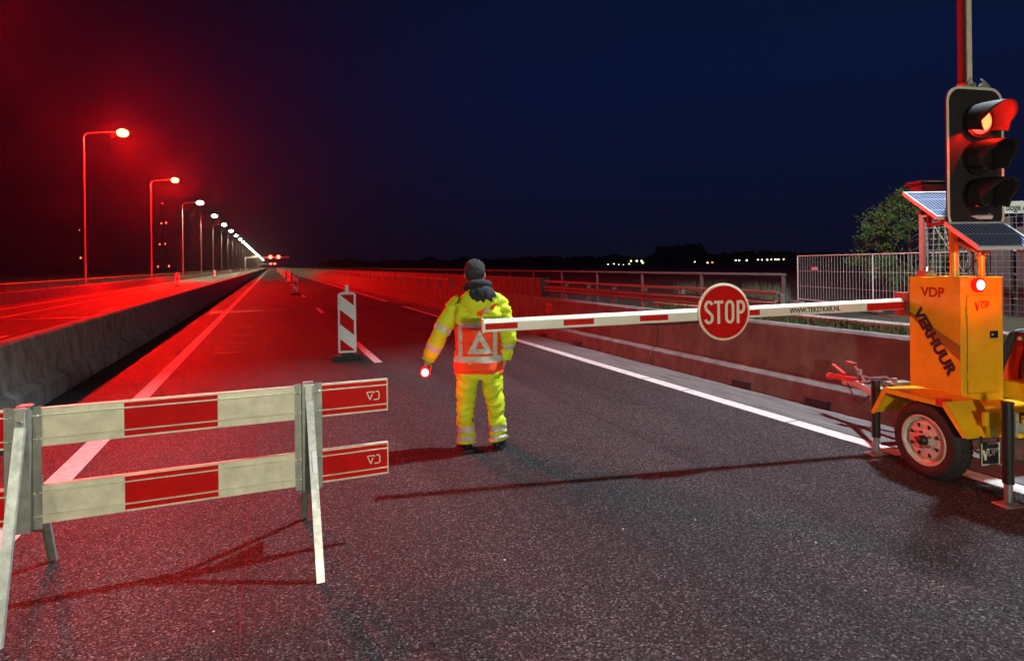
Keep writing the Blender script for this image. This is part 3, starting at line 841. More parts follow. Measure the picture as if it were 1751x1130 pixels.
# ---------------------------------------------------------------- barrier trailer
T = thing('barrier_trailer', 'yellow signal trailer with a lowered red and cream barrier arm reaching across the road', 'trailer', (4.77, 2.99, 0), R(-11))
def wheel(xc, s):
    w_ = MB()
    tp = [(.185, -.055), (.20, -.078), (.245, -.084), (.272, -.074), (.290, -.055), (.292, 0), (.290, .055), (.272, .074), (.245, .084), (.20, .078), (.185, .055)]
    w_.lathe(tp, (xc, 0, .292), (1, 0, 0), 48)
    for k in range(40):
        a = 2 * PI * k / 40
        for off in (-.045, .012):
            Mx = Matrix.Translation((xc, 0, .292)) @ Matrix.Rotation(a, 4, 'X')
            w_.box((off, -.012, .286), (off + .034, .012, .2965), 0, Mx)
    wo_ = w_.build('wheel', M['rubber'], T)
    r_ = MB()
    e_ = -s
    r_.lathe([(.186, .062 * e_ ), (.196, .080 * e_), (.186, .084 * e_), (.176, .070 * e_), (.170, .045 * e_), (.160, .035 * e_), (.150, .040 * e_), (.146, .058 * e_), (.12, .066 * e_), (.085, .058 * e_), (.07, .070 * e_), (.0, .072 * e_)], (xc, 0, .292), (-1 * -1, 0, 0), 48)
    ro = r_.build('rim', M['rim'], wo_)
    h_ = MB()
    for k in range(8):
        a = 2 * PI * (k + .5) / 8
        Mx = Matrix.Translation((xc + .066 * e_, 0, .292)) @ Matrix.Rotation(a, 4, 'X')
        p = [Mx @ Vector((.0025 * e_, y, z)) for y, z in ((-.018, .131), (.018, .131), (.006, .100), (-.006, .100))]
        h_.add(p, [(0, 1, 2, 3)])
        p = [Mx @ Vector((.0005 * e_, y, z)) for y, z in ((-.018, .131), (.018, .131), (.006, .100), (-.006, .100))]
    h_.build('rim_slots', M['black'], ro, fixn=False)
    b = MB(); b.lathe([(.040, 0), (.038, .03), (.028, .045), (0, .048)], (xc + .068 * e_, 0, .292), (e_, 0, 0), 20)
    b.build('hub_cap', M['dark_metal'], wo_)
    for k in range(5):
        a = 2 * PI * k / 5 + .3
        b = MB(); c = (xc + .062 * e_, math.sin(a) * .062, .292 + math.cos(a) * .062)
        b.lathe([(.012, 0), (.012, .022), (.007, .028), (0, .028)], c, (e_, 0, 0), 6, smooth=False); b.build('wheel_nut', M['rust'], wo_)
M['rim'] = mat('white_rim', (.62, .60, .50), .35, n_scale=15, n_amt=.25)
wheel(0.0, 1); wheel(1.30, -1)
# mudguards
def fender(x0, x1, nm='mudguard'):
    pr = [(.475, .40), (.34, .638), (-.22, .640), (-.385, .42)]
    b = MB(); th = .006
    for i in range(3):
        (ya, za), (yb, zb) = pr[i], pr[i + 1]
        b.add([(x0, ya, za), (x1, ya, za), (x1, yb, zb), (x0, yb, zb), (x0, ya, za - th), (x1, ya, za - th), (x1, yb, zb - th), (x0, yb, zb - th)],
              [(0, 1, 2, 3), (4, 7, 6, 5), (0, 3, 7, 4), (1, 5, 6, 2)])
    ins = [(.445, .388), (.318, .596), (-.20, .598), (-.352, .41)]
    xo = x0 if x0 < .5 else x1
    for i in range(3):
        (a0, b0), (a1, b1), (c0, d0_), (c1, d1_) = pr[i], pr[i + 1], ins[i], ins[i + 1]
        for e2 in (0, .005):
            k = xo + (e2 if x0 < .5 else -e2)
            b.add([(k, a0, b0), (k, a1, b1), (k, c1, d1_), (k, c0, d0_)], [(0, 1, 2, 3)])
    return b.build(nm, M['yellow'], T)
fender(-.11, .20); fender(1.10, 1.41)
b = MB(); b.box((-.112, -.20, .60), (-.02, -.14, .652)); b.build('marker_lamp', mat('red_marker', (.5, .02, .01), .3), T, bevel=.004)
# chassis
b = MB()
for x in (.22, 1.02): b.bar((x, -.50, .47), (x, .75, .47), .05, .08)
for y in (-.47, .08, .70): b.bar((.246, y, .47), (.994, y, .47), .05, .075)
b.build('chassis', M['yellow'], T, bevel=.003)
b = MB(); b.cyl((.10, 0, .29), (1.2, 0, .29), .028); b.bar((.22, 0, .31), (.22, 0, .43), .05, .05, up=(1, 0, 0)); b.bar((1.02, 0, .31), (1.02, 0, .43), .05, .05, up=(1, 0, 0)); b.build('axle', M['dark_metal'], T)
b = MB()
b.bar((.24, .73, .44), (.60, 1.40, .42), .05, .06); b.bar((1.0, .73, .44), (.64, 1.40, .42), .05, .06)
b.bar((.62, .80, .405), (.62, 1.62, .405), .06, .06); b.build('drawbar', M['galv'], T, bevel=.003)
b = MB(); b.bar((.62, 1.45, .45), (.62, 1.80, .43), .06, .05); b.ell((.62, 1.82, .42), (.045, .05, .04), 12, 8)
b.bar((.62, 1.60, .48), (.62, 1.78, .56), .035, .018); b.bar((.62, 1.62, .45), (.62, 1.62, .50), .03, .03, up=(1, 0, 0)); b.build('coupling', mat('red_coupling', (.55, .05, .04), .4, .3), T, bevel=.003)
b = MB(); b.bar((.56, 1.25, .45), (.56, 1.42, .62), .03, .014); b.bar((.56, 1.40, .62), (.56, 1.50, .63), .06, .03); b.cyl((.52, 1.28, .46), (.66, 1.28, .46), .02); b.build('brake_lever', M['rust'], T)
b = MB(); b.tube([(.30, .62, .60), (.30, .74, .63), (.24, .86, .60), (.22, .95, .61)], .009, 8); b.cyl((.215, .95, .615), (.215, .95, .665), .022, 12); b.build('jack_crank', M['steel'], T)
b = MB(); b.tube([(.40, 1.0, .42), (.42, 1.15, .30), (.48, 1.3, .25), (.55, 1.42, .32), (.6, 1.55, .40)], .010, 8); b.tube([(.3, .7, .52), (.34, .9, .60), (.42, 1.05, .50), (.5, 1.2, .47)], .012, 8); b.build('cable', M['black'], T)
b = MB(); b.cyl((.45, .80, .44), (.45, .80, .60), .025, 14); b.box((.40, .78, .48), (.62, .88, .56)); b.build('bracket', M['galv_dark'], T, bevel=.003)
# jacks
def jack(x, y, zt, zb):
    b = MB(); b.cyl((x, y, zb), (x, y, zt), .034, 20); b.cyl((x, y, zt), (x, y, zt + .012), .038, 20); j = b.build('support_jack', M['black'], T)
    b = MB(); b.cyl((x, y, .012), (x, y, zb), .026, 18); b.build('inner_tube', M['steel'], j)
    b = MB(); b.box((x - .075, y - .06, 0.0), (x + .075, y + .06, .008)); b.lathe([(.05, 0), (.03, .02)], (x, y, .008), (0, 0, 1), 16); b.build('foot_plate', M['steel'], j, bevel=.002)
    b = MB(); b.bar((x + .034, y, zt - .14), (.22, y + (.05 if y < 0 else .0), .49), .04, .05); b.box((x + .03, y - .03, zt - .22), (x + .05, y + .03, zt - .06)); b.build('jack_arm', M['galv'], j)
jack(.03, -.56, .70, .15); jack(.02, .56, .635, .15); jack(1.27, -.56, .70, .15); jack(1.27, .56, .635, .15)
# cabinet
cx0, cx1, cy0, cy1, cz0, cz1 = .44, .865, .13, .62, .50, 1.54
b = MB(); b.box((cx0, cy0, cz0), (cx1, cy1, cz1)); b.box((cx0 - .006, cy0 - .006, cz1 - .002), (cx1 + .006, cy1 + .006, cz1 + .012))
b.box((.246, -.05, .512), (.994, .128, .530)); cab = b.build('cabinet', M['yellow'], T, bevel=.008)
b = MB(); b.box((.50, cy0 - .008, .60), (.80, cy0 - .001, 1.40)); door = b.build('cabinet_door', M['yellow'], T, bevel=.002)
b = MB()
for a_, b2 in (((.494, cy0 - .0025, .594), (.499, cy0 - .0005, 1.406)), ((.801, cy0 - .0025, .594), (.806, cy0 - .0005, 1.406)), ((.4991, cy0 - .0025, .594), (.8009, cy0 - .0005, .599)), ((.4991, cy0 - .0025, 1.401), (.8009, cy0 - .0005, 1.406))): b.box(a_, b2)
b.build('door_gap', M['brown'], door)
for z in (.74, 1.28):
    b = MB(); b.cyl((.492, cy0 - .010, z - .035), (.492, cy0 - .010, z + .035), .007, 10); b.build('hinge', M['yellow'], door)
b = MB(); b.lathe([(0, -.004), (.009, -.003), (.010, 0)], (.735, cy0 - .017, 1.075), (0, 1, 0), 12); b.build('lock', M['steel'], door)
b = MB()
for x in (.455, .85):
    for z in (.56, .80, 1.05, 1.30, 1.52): b.lathe([(0, -.003), (.004, -.002), (.005, 0)], (x, cy0 - .0005, z), (0, 1, 0), 8)
for y in (.15, .60):
    for z in (.66, .88, 1.10, 1.32, 1.52): b.lathe([(0, -.003), (.004, -.002), (.005, 0)], (cx0 - .0005, y, z), (1, 0, 0), 8)
b.build('rivets', M['galv_dark'], cab)
b = MB(); b.box((.715, cy0 - .016, 1.045), (.795, cy0 - .009, 1.105)); hnd = b.build('door_handle', M['black'], door, bevel=.006)
text('lettering', 'VDP', .118, M['yellow_text'], cab, frameM((cx0 - .0015, .385, 1.415), (0, -1, 0), (0, 0, 1)), sx=1.0, bold=.003)
ang = R(-57)
text('lettering', 'VERHUUR', .132, M['black_text'], cab, frameM((cx0 - .0035, .375, 1.00), (0, -math.cos(ang), math.sin(ang)), (0, math.sin(ang) * 1.0, math.cos(ang))), sx=1.02, bold=.007)
b = MB(); b.add([(cx0 - .001, .612, 1.235), (cx0 - .001, .612, 1.20), (cx0 - .001, .14, .86), (cx0 - .001, .14, .99)], [(0, 1, 2, 3)]); b.build('decal', M['brown'], cab, fixn=False)
b = MB(); b.box((cx0 - .003, .14, 1.335), (cx0 + .001, .612, 1.341)); b.build('seam', M['yellow'], cab)
text('lettering', 'DP', .072, M['yellow_text'], door, frameM((.672, cy0 - .0095, 1.315), (1, 0, 0), (0, 0, 1)), sx=.95, bold=.001)
def vmark(x, z, s, m, par, y):
    b = MB(); b.bar((x - .9 * s, y, z + .55 * s), (x - .55 * s, y, z - .75 * s), .014 * s / .05, .003, up=(0, 1, 0)); b.bar((x - .55 * s, y - .0001, z - .75 * s), (x - .35 * s, y, z + .45 * s), .008 * s / .05, .003, up=(0, 1, 0))
    b.bar((x - .35 * s, y, z + .62 * s), (x + 1.5 * s, y, z + .62 * s), .008 * s / .05, .003, up=(0, 1, 0)); b.build('logo_stroke', m, par)
vmark(.625, 1.315, .055, M['yellow_text'], door, cy0 - .0098)
# beacon on the cabinet and fittings on top
b = MB(); b.cyl((.60, cy0 - .001, 1.487), (.60, cy0 - .03, 1.487), .060, 28); wl = b.build('warning_lamp', M['glow_rim'], T)
b = MB(); b.ell((.60, cy0 - .034, 1.487), (.036, .024, .042), 20, 10); b.build('lens', M['glow_core'], wl)
light('lens_light', 'POINT', (.60, cy0 - .14, 1.487), 8, (1, .006, .004), T, size=.03)
b = MB(); b.box((.46, .46, 1.553), (.56, .56, 1.60)); b.cyl((.51, .51, 1.6), (.51, .51, 1.635), .03, 14); b.build('top_fitting', M['steel'], T, bevel=.004)
b = MB(); b.cyl((.57, .30, 1.552), (.57, .30, 3.0), .032, 20); b.cyl((.57, .30, 1.80), (.57, .30, 1.83), .036, 20); b.build('pole', M['yellow'], T)
b = MB(); b.cyl((.71, .18, 1.552), (.71, .18, 1.76), .026, 16); b.cyl((.71, .18, 1.70), (.71, .18, 1.72), .034, 16); b.build('panel_post', M['yellow'], T)
b = MB(); b.tube([(.60, .3, 1.95), (.66, .26, 1.86), (.70, .24, 1.74), (.67, .22, 1.64), (.66, .2, 1.56)], .008, 8); b.tube([(.58, .27, 2.02), (.74, .2, 1.90), (.78, .26, 1.72), (.70, .3, 1.6)], .006, 8); b.build('loose_cable', M['black'], T)
# raised mast above the signal head: one red and one cream beam side by side
b = MB(); b.box((.662, .285, 3.10), (.708, .33, 5.2), 0); b.box((.710, .275, 3.10), (.755, .322, 5.2), 1); b.build('mast', [mat('mast_red', (.16, .01, .01), .6), M['cream']], T, bevel=.004)
b = MB(); b.box((.63, .22, 3.09), (.79, .35, 3.14)); b.box((.655, .25, 3.141), (.762, .34, 3.20)); b.cyl((.60, .21, 3.15), (.66, .21, 3.17), .022, 12); b.cyl((.76, .21, 3.17), (.83, .21, 3.14), .020, 12); b.cyl((.81, .2, 2.98), (.81, .2, 3.12), .010, 10)
b.tube([(.63, .20, 3.12), (.61, .19, 3.16), (.63, .18, 3.21)], .010, 8); b.tube([(.74, .19, 3.21), (.78, .18, 3.17), (.82, .19, 3.15)], .009, 8)
b.bar((.57, .3, 2.99), (.71, .29, 3.10), .03, .03)
b.build('clamp', M['galv_dark'], T, bevel=.004)
# signal head
def rrect(w_, h_, r_, n=8):
    out = []
    for cx_, cz_, a0 in ((w_/2 - r_, h_/2 - r_, 0), (-w_/2 + r_, h_/2 - r_, 90), (-w_/2 + r_, -h_/2 + r_, 180), (w_/2 - r_, -h_/2 + r_, 270)):
        for k in range(n + 1):
            a = R(a0 + 90 * k / n); out.append((cx_ + r_ * math.cos(a), cz_ + r_ * math.sin(a)))
    return out
SX, SY, SZ = .545, .08, 2.515
b = MB(); b.prism(rrect(.56, 1.17, .13), (SX, SY, SZ), (0, 1, 0), (1, 0, 0), (0, 0, 1), .012)
b.box((SX - .08, SY + .0125, SZ - .46), (SX + .17, SY + .09, SZ + .46)); sb = b.build('signal_head', M['backboard'] if 'backboard' in M else mat('backboard_black', (.020, .018, .017), .6, n_scale=14, n_amt=.4, bump=.2, b_scale=30), T)
o_, i_ = rrect(.56, 1.17, .13), rrect(.52, 1.13, .112)
b = MB(); n = len(o_)
vs = [(SX + p[0], SY - .004, SZ + p[1]) for p in o_] + [(SX + p[0], SY - .004, SZ + p[1]) for p in i_] + [(SX + p[0], SY - .0002, SZ + p[1]) for p in o_] + [(SX + p[0], SY - .0002, SZ + p[1]) for p in i_]
fs = []
for k in range(n):
    j = (k + 1) % n
    fs += [(k, j, n + j, n + k), (2*n + k, 3*n + k, 3*n + j, 2*n + j), (k, 2*n + k, 2*n + j, j), (n + k, n + j, 3*n + j, 3*n + k)]
b.add(vs, fs); b.build('border', M['cream'], sb)
for k, z in enumerate((SZ + .30, SZ, SZ - .30)):
    b = MB(); b.cyl((SX, SY - .002, z), (SX, SY - .035, z), .135, 32); hs = b.build('lens_ring', M['black'], T)
    b = MB(); b.lathe([(.105, 0), (.10, .018), (.082, .030)], (SX, SY - .036, z), (0, -1, 0), 28, 0); b.lathe([(.082, .030), (.07, .034), (.03, .042), (0, .044)], (SX, SY - .036, z), (0, -1, 0), 28, 1)
    b.build('lens', [M['bulb_red'], M['sig_red']] if k == 0 else M['lens_dark'], hs) if k == 0 else b.build('lens', [M['lens_dark'], M['lens_dark']], hs)
    # visor: a hood open below, longer on top
    vs = []; fs = []; ns, nl = 22, 7
    for j in range(nl + 1):
        for i in range(ns + 1):
            a = R(-35 + 250 * i / ns)
            ll = .26 - .12 * (1 - max(0, math.sin(a)) ** .7)
            r_ = .138 + .004 * j / nl
            vs.append((SX + r_ * math.cos(a), SY - .03 - ll * j / nl, z + r_ * math.sin(a) - .03 * (j / nl) ** 2))
    for j in range(nl):
        for i in range(ns): fs.append((j*(ns+1)+i, (j+1)*(ns+1)+i, (j+1)*(ns+1)+i+1, j*(ns+1)+i+1))
    b = MB(); b.add(vs, fs, 0, True); vo = b.build('visor', M['visor'], hs); sd = vo.modifiers.new('thick', 'SOLIDIFY'); sd.thickness = .004
light('signal_light', 'POINT', (SX, SY - .15, SZ + .28), 18, (1, .004, .002), T, size=.03)
# solar panels, tilted towards the camera
PB = Vector((.14, -.27, 1.765)); ex = Vector((.981, -.1975, 0)).normalized(); ey = Vector((.1975 * .78, .981 * .78, .475)).normalized(); ez = ex.cross(ey)
sp_ = T

def pm(u, v, w_): return PB + ex * u + ey * v + ez * w_
def panel(v0, v1, W, nm='solar_panel'):
    f = MB(); fr = .018
    def bx(u0, u1, a0, a1, w0, w1, mi=0):
        vs = [pm(u, v, w_) for w_ in (w0, w1) for u, v in ((u0, a0), (u1, a0), (u1, a1), (u0, a1))]
        f.add(vs, [(0, 3, 2, 1), (4, 5, 6, 7), (0, 1, 5, 4), (1, 2, 6, 5), (2, 3, 7, 6), (3, 0, 4, 7)], mi)
    bx(0, W, v0, v0 + fr, 0, .03); bx(0, W, v1 - fr, v1, 0, .03); bx(0, fr, v0 + fr, v1 - fr, 0, .03); bx(W - fr, W, v0 + fr, v1 - fr, 0, .03)
    o = f.build(nm, M['panel_frame'], sp_)
    f = MB(); f.add([(fr, v0 + fr, 0), (W - fr, v0 + fr, 0), (W - fr, v1 - fr, 0), (fr, v1 - fr, 0)], [(0, 1, 2, 3)])
    f.add([(fr, v1 - fr, -.006), (W - fr, v1 - fr, -.006), (W - fr, v0 + fr, -.006), (fr, v0 + fr, -.006)], [(0, 1, 2, 3)])
    g = f.build('cells', M['cell'], o, fixn=False)
    g.matrix_local = frameM(pm(0, 0, .022), ex, ey)
M['panel_frame'] = mat('panel_frame', (.78, .82, .86), .3, .3)
panel(0.0, .40, .46); panel(.50, .98, .46)
f = MB()
for u in (.10, .36):
    f.bar(pm(u, .02, -.022), pm(u, .96, -.022), .03, .03)
f.bar(pm(.02, .25, -.05), pm(.44, .25, -.05), .04, .03); f.bar(pm(.0, .72, -.05), pm(.44, .72, -.05), .04, .03)
f.bar(pm(.02, .25, -.052), (.70, .19, 1.76), .03, .03); f.bar(pm(.40, .25, -.052), (.71, .17, 1.74), .03, .03); f.bar(pm(.23, .60, -.06), (.57, .30, 2.0), .03, .03)
f.build('mounting_frame', M['rust'], sp_)
f = MB(); f.box((.58, .62, 2.385), (.86, .80, 2.41), 0, None); f.box((.61, .64, 2.30), (.85, .76, 2.383), 1); f.box((.60, .615, 2.411), (.64, .79, 2.417), 2); f.box((.68, .615, 2.411), (.84, .79, 2.417), 2)
f.bar((.75, .70, 2.0), (.75, .70, 2.30), .03, .03, up=(1, 0, 0), mi=1)
f.bar((.75, .70, 2.02), (.57, .32, 2.02), .03, .03, mi=1)
f.build('small_lamp', [M['dark_metal'], M['rust'], M['panel_frame']], T)
# barrier arm
AY = .70
def armz(x): return 1.292 + .0205 * x
arm = MB()
prof = [(-.030, -.050), (.030, -.050), (.034, -.046), (.034, .022), (.012, .050), (-.012, .050), (-.034, .022), (-.034, -.046)]
d = Vector((-1, 0, -.0205)).normalized(); upv = Vector((-.0205, 0, 1)).normalized()
arm.prism(prof, (.50, AY, armz(.5)), d, (0, 1, 0), upv, 3.93)
arm.box((-3.445, AY - .04, armz(-3.44) - .055), (-3.428, AY + .04, armz(-3.44) + .055)); 
armo = arm.build('barrier_arm', M['arm_white'], T, bevel=.004)
for (xa, xb) in ((-3.42, -3.162), (-2.786, -2.53), (-2.133, -1.883), (-1.144, -1.032), (.04, .44)):
    f = MB(); yy = AY - .0352
    big = xa > 0
    for za, zb in (((-.030, .016),) if not big else ((-.046, .018),)):
        f.add([(xa, yy, armz(xa) + za), (xb, yy, armz(xb) + za), (xb, yy, armz(xb) + zb), (xa, yy, armz(xa) + zb), (xa, yy + .001, armz(xa) + za), (xb, yy + .001, armz(xb) + za), (xb, yy + .001, armz(xb) + zb), (xa, yy + .001, armz(xa) + zb)],
              [(0, 1, 2, 3), (4, 7, 6, 5), (0, 4, 5, 1), (3, 2, 6, 7)])
    f.build('red_sheet', M['red_arm'], armo)
text('lettering', 'WWW.TEKSTKAR.NL', .060, M['black_text'], armo, frameM((-.49, AY - .0355, armz(-.49) - .012), (1, 0, .0205), (0, 0, 1)), sx=.88, bold=.0012)
b = MB(); b.box((.43, AY - .075, 1.19), (.58, AY + .075, 1.40)); b.box((.50, .621, 1.22), (.56, AY - .076, 1.36)); b.build('arm_pivot', M['rust'], T, bevel=.006)
f = MB(); f.bar((.14, AY, 1.235), (.34, AY, 1.17), .02, .012); f.build('arm_stay', M['rust'], T)
f = MB(); f.tube([(-2.15, AY + .01, armz(-2.1) - .052), (-1.9, AY, armz(-1.9) - .072), (-1.6, AY, armz(-1.6) - .066), (-1.42, AY, armz(-1.4) - .04)], .007, 6); f.build('hanging_wire', M['black'], armo)
# stop sign on the arm
sx_, sz_ = -1.383, 1.278
b = MB(); b.lathe([(0, 0), (.238, 0), (.242, .003), (.242, .012), (.238, .015), (0, .015)], (sx_, AY - .055, sz_), (0, 1, 0), 56)
so = b.build('stop_sign', M['cream_sign'], T)
b = MB(); b.lathe([(0, 0), (.222, 0)], (sx_, AY - .0565, sz_), (0, 1, 0), 56); b.build('red_face', M['sign_red'], so)
# hand-drawn sign capitals: thick rounded strokes
def strokes(polys, wd, m, par, org, name, thick=.0016):
    b = MB()
    for pl in polys:
        pts = [Vector((x, 0, z)) for x, z in pl]
        L_ = []; R_ = []
        for i, p in enumerate(pts):
            dd = (pts[min(i+1, len(pts)-1)] - pts[max(i-1, 0)]).normalized(); nn = Vector((-dd.z, 0, dd.x))
            L_.append(p + nn * wd / 2); R_.append(p - nn * wd / 2)
        for i in range(len(pts) - 1):
            for yy in (0, thick):
                b.add([Vector(org) + v + Vector((0, yy, 0)) for v in (L_[i], L_[i+1], R_[i+1], R_[i])], [(0, 1, 2, 3)])
    return b.build(name, m, par, fixn=False)
def arc(cx_, cz_, rx, rz, a0, a1, n=14): return [(cx_ + rx * math.cos(R(a0 + (a1 - a0) * k / n)), cz_ + rz * math.sin(R(a0 + (a1 - a0) * k / n))) for k in range(n + 1)]
hh = .098; wd = .024
P_ = []
c0 = -.152
P_.append(arc(c0, .048, .031, .040, 20, 180, 8) + [(c0 - .026, .025), (c0 + .024, -.022)] + arc(c0 - .001, -.050, .032, .038, 20, -165, 10))
c0 = -.062; P_.append([(c0 - .042, hh - .014), (c0 + .042, hh - .014)]); P_.append([(c0, hh - .027), (c0, -hh)])
c0 = .040; P_.append(arc(c0, .045, .031, .042, 0, 180, 12) + [(c0 - .031, -.045)] + arc(c0, -.045, .031, .042, 180, 360, 12) + [(c0 + .031, .045)])
c0 = .118; P_.append([(c0, hh - .003), (c0, -hh)]); P_.append([(c0 + .011, hh - .014), (c0 + .028, hh - .014)] + arc(c0 + .028, .040, .028, .045, 90, -90, 12) + [(c0 + .011, -.005)])
strokes(P_, wd, M['cream_sign'], so, (sx_ + .010, AY - .0588, sz_), 'lettering')
b = MB(); b.box((sx_ - .04, AY - .0395, armz(sx_) - .06), (sx_ + .04, AY - .034, armz(sx_) + .06)); b.build('sign_bracket', M['galv'], so)
# rear end: mudflap, chain, tail lamp bracket
b = MB(); b.box((-.01, -.400, .215), (.16, -.392, .385)); b.box((-.01, -.398, .385), (.01, -.394, .43)); b.box((.14, -.398, .385), (.16, -.394, .43)); mf = b.build('mudflap', M['black'], T, bevel=.002)
b = MB()
for a_, b2 in (((-.005, .222), (.155, .229)), ((-.005, .229), (.002, .378)), ((.148, .229), (.155, .378)), ((.055, .371), (.148, .378))): b.box((a_[0], -.4035, a_[1]), (b2[0], -.4005, b2[1]))
b.build('outline', M['cream'], mf)
text('lettering', 'DP', .075, M['cream'], mf, frameM((.093, -.4015, .31), (1, 0, 0), (0, 0, 1)), sx=.8, bold=.002)
vmark(.062, .30, .055, M['cream'], mf, -.4022)
b = MB()
for k in range(5):
    z = .50 - k * .026; a = k % 2
    pts = [(.06 + .009 * math.cos(t) * (1 if a else .3), -.43 + .009 * math.cos(t) * (.3 if a else 1), z + .018 * math.sin(t)) for t in [2 * PI * j / 8 for j in range(9)]]
    b.tube(pts, .0035, 6, cap=False)
b.build('chain', M['galv'], T)
b = MB(); b.box((.20, -.475, .50), (.24, -.40, .60)); b.box((.02, -.41, .50), (.20, -.385, .60)); b.box((.05, -.42, .42), (.18, -.388, .498)); b.box((.34, -.50, .60), (.39, -.485, .70)); b.box((.24, -.50, .52), (1.0, -.485, .56)); b.build('rear_plate', M['yellow'], T, bevel=.003)
b = MB(); b.box((.24, -.60, .355), (1.02, -.53, .50)); b.box((.22, -.62, .575), (1.04, -.50, .590)); b.box((.24, -.59, .501), (.26, -.54, .574)); b.box((1.0, -.59, .501), (1.02, -.54, .574)); lb = b.build('lamp_board', M['steel'], T, bevel=.004)
for x in (.30, .84):
    b = MB(); b.box((x, -.60, .505), (x + .13, -.55, .57)); b.build('tail_lamp', mat('tail_red', (.45, .02, .01), .25), lb, bevel=.006)
b = MB(); b.box((.265, -.604, .38), (.99, -.601, .47)); b.build('number_plate_recess', M['dark_metal'], lb)
b = MB(); b.tube([(.24, -.61, .53), (.27, -.64, .50), (.33, -.65, .49), (.38, -.62, .49)], .010, 8); b.build('hook', M['steel'], T)
# battery box to the right of the cabinet
b = MB(); b.box((1.0, -.20, .512), (1.45, .50, .66)); b.build('battery_box', M['yellow'], T, bevel=.01)
b = MB(); b.box((1.42, -.22, .60), (1.48, -.19, .66)); b.build('latch', M['rust'], T)
b = MB(); b.cyl((1.16, .12, .66), (1.16, .12, 1.04), .02, 12); b.cyl((1.02, .12, 1.03), (1.42, .12, 1.03), .018, 12); b.build('handle_bar', M['galv'], T)
bpy.context.view_layer.update()
# jacket draped over the handle bar
TM = T.matrix_world.copy()
rj = random.Random(11)
def cloth(name, mts, fn, nu, nv, mf):
    b = MB(); vs = [fn(i / nu, j / nv) for j in range(nv + 1) for i in range(nu + 1)]
    b.v = [Vector(p) for p in vs]
    for j in range(nv):
        for i in range(nu):
            b.f.append([j*(nu+1)+i, j*(nu+1)+i+1, (j+1)*(nu+1)+i+1, (j+1)*(nu+1)+i]); b.m.append(mf((i + .5) / nu, (j + .5) / nv)); b.sm.append(True)
    o = b.build(name, mts); s = o.modifiers.new('thick', 'SOLIDIFY'); s.thickness = .014; s.offset = 0
    return o
def jk(u, v):
    # v runs over the bar from the front hem to the back hem
    L = (v - .5) * 1.1
    half = .20 + .03 * math.sin(v * 9) + .02 * math.sin(u * 5)
    x = 1.19 + (u - .5) * 2 * half * (1 + .25 * abs(L))
    if abs(L) < .08:
        a = L / .08 * PI / 2; y = .12 + math.sin(a) * .075; z = 1.05 + .03 * math.cos(a) + .02 * math.sin(u * 8)
    else:
        s_ = abs(L) - .08; y = .12 + math.copysign(.075 + .07 * math.sin(s_ * 4), L); z = 1.05 - s_ * (.95 + .12 * math.sin(u * 7 + 1))
    y += .022 * math.sin(u * 19 + v * 4) * min(1, abs(L) * 4) + .01 * math.sin(u * 37)
    return (x, y, z)
jo = cloth('draped_jacket', [M['hv_orange'], M['navy'], M['reflect']], jk, 44, 60, lambda u, v: 1 if (u < .16 or (.46 < u < .60 and v > .2) ) else (2 if .16 <= u < .20 else 0))
jo.matrix_world = TM
tag(jo, 'orange and navy work jacket draped beside the yellow cabinet at the right edge', 'jacket')
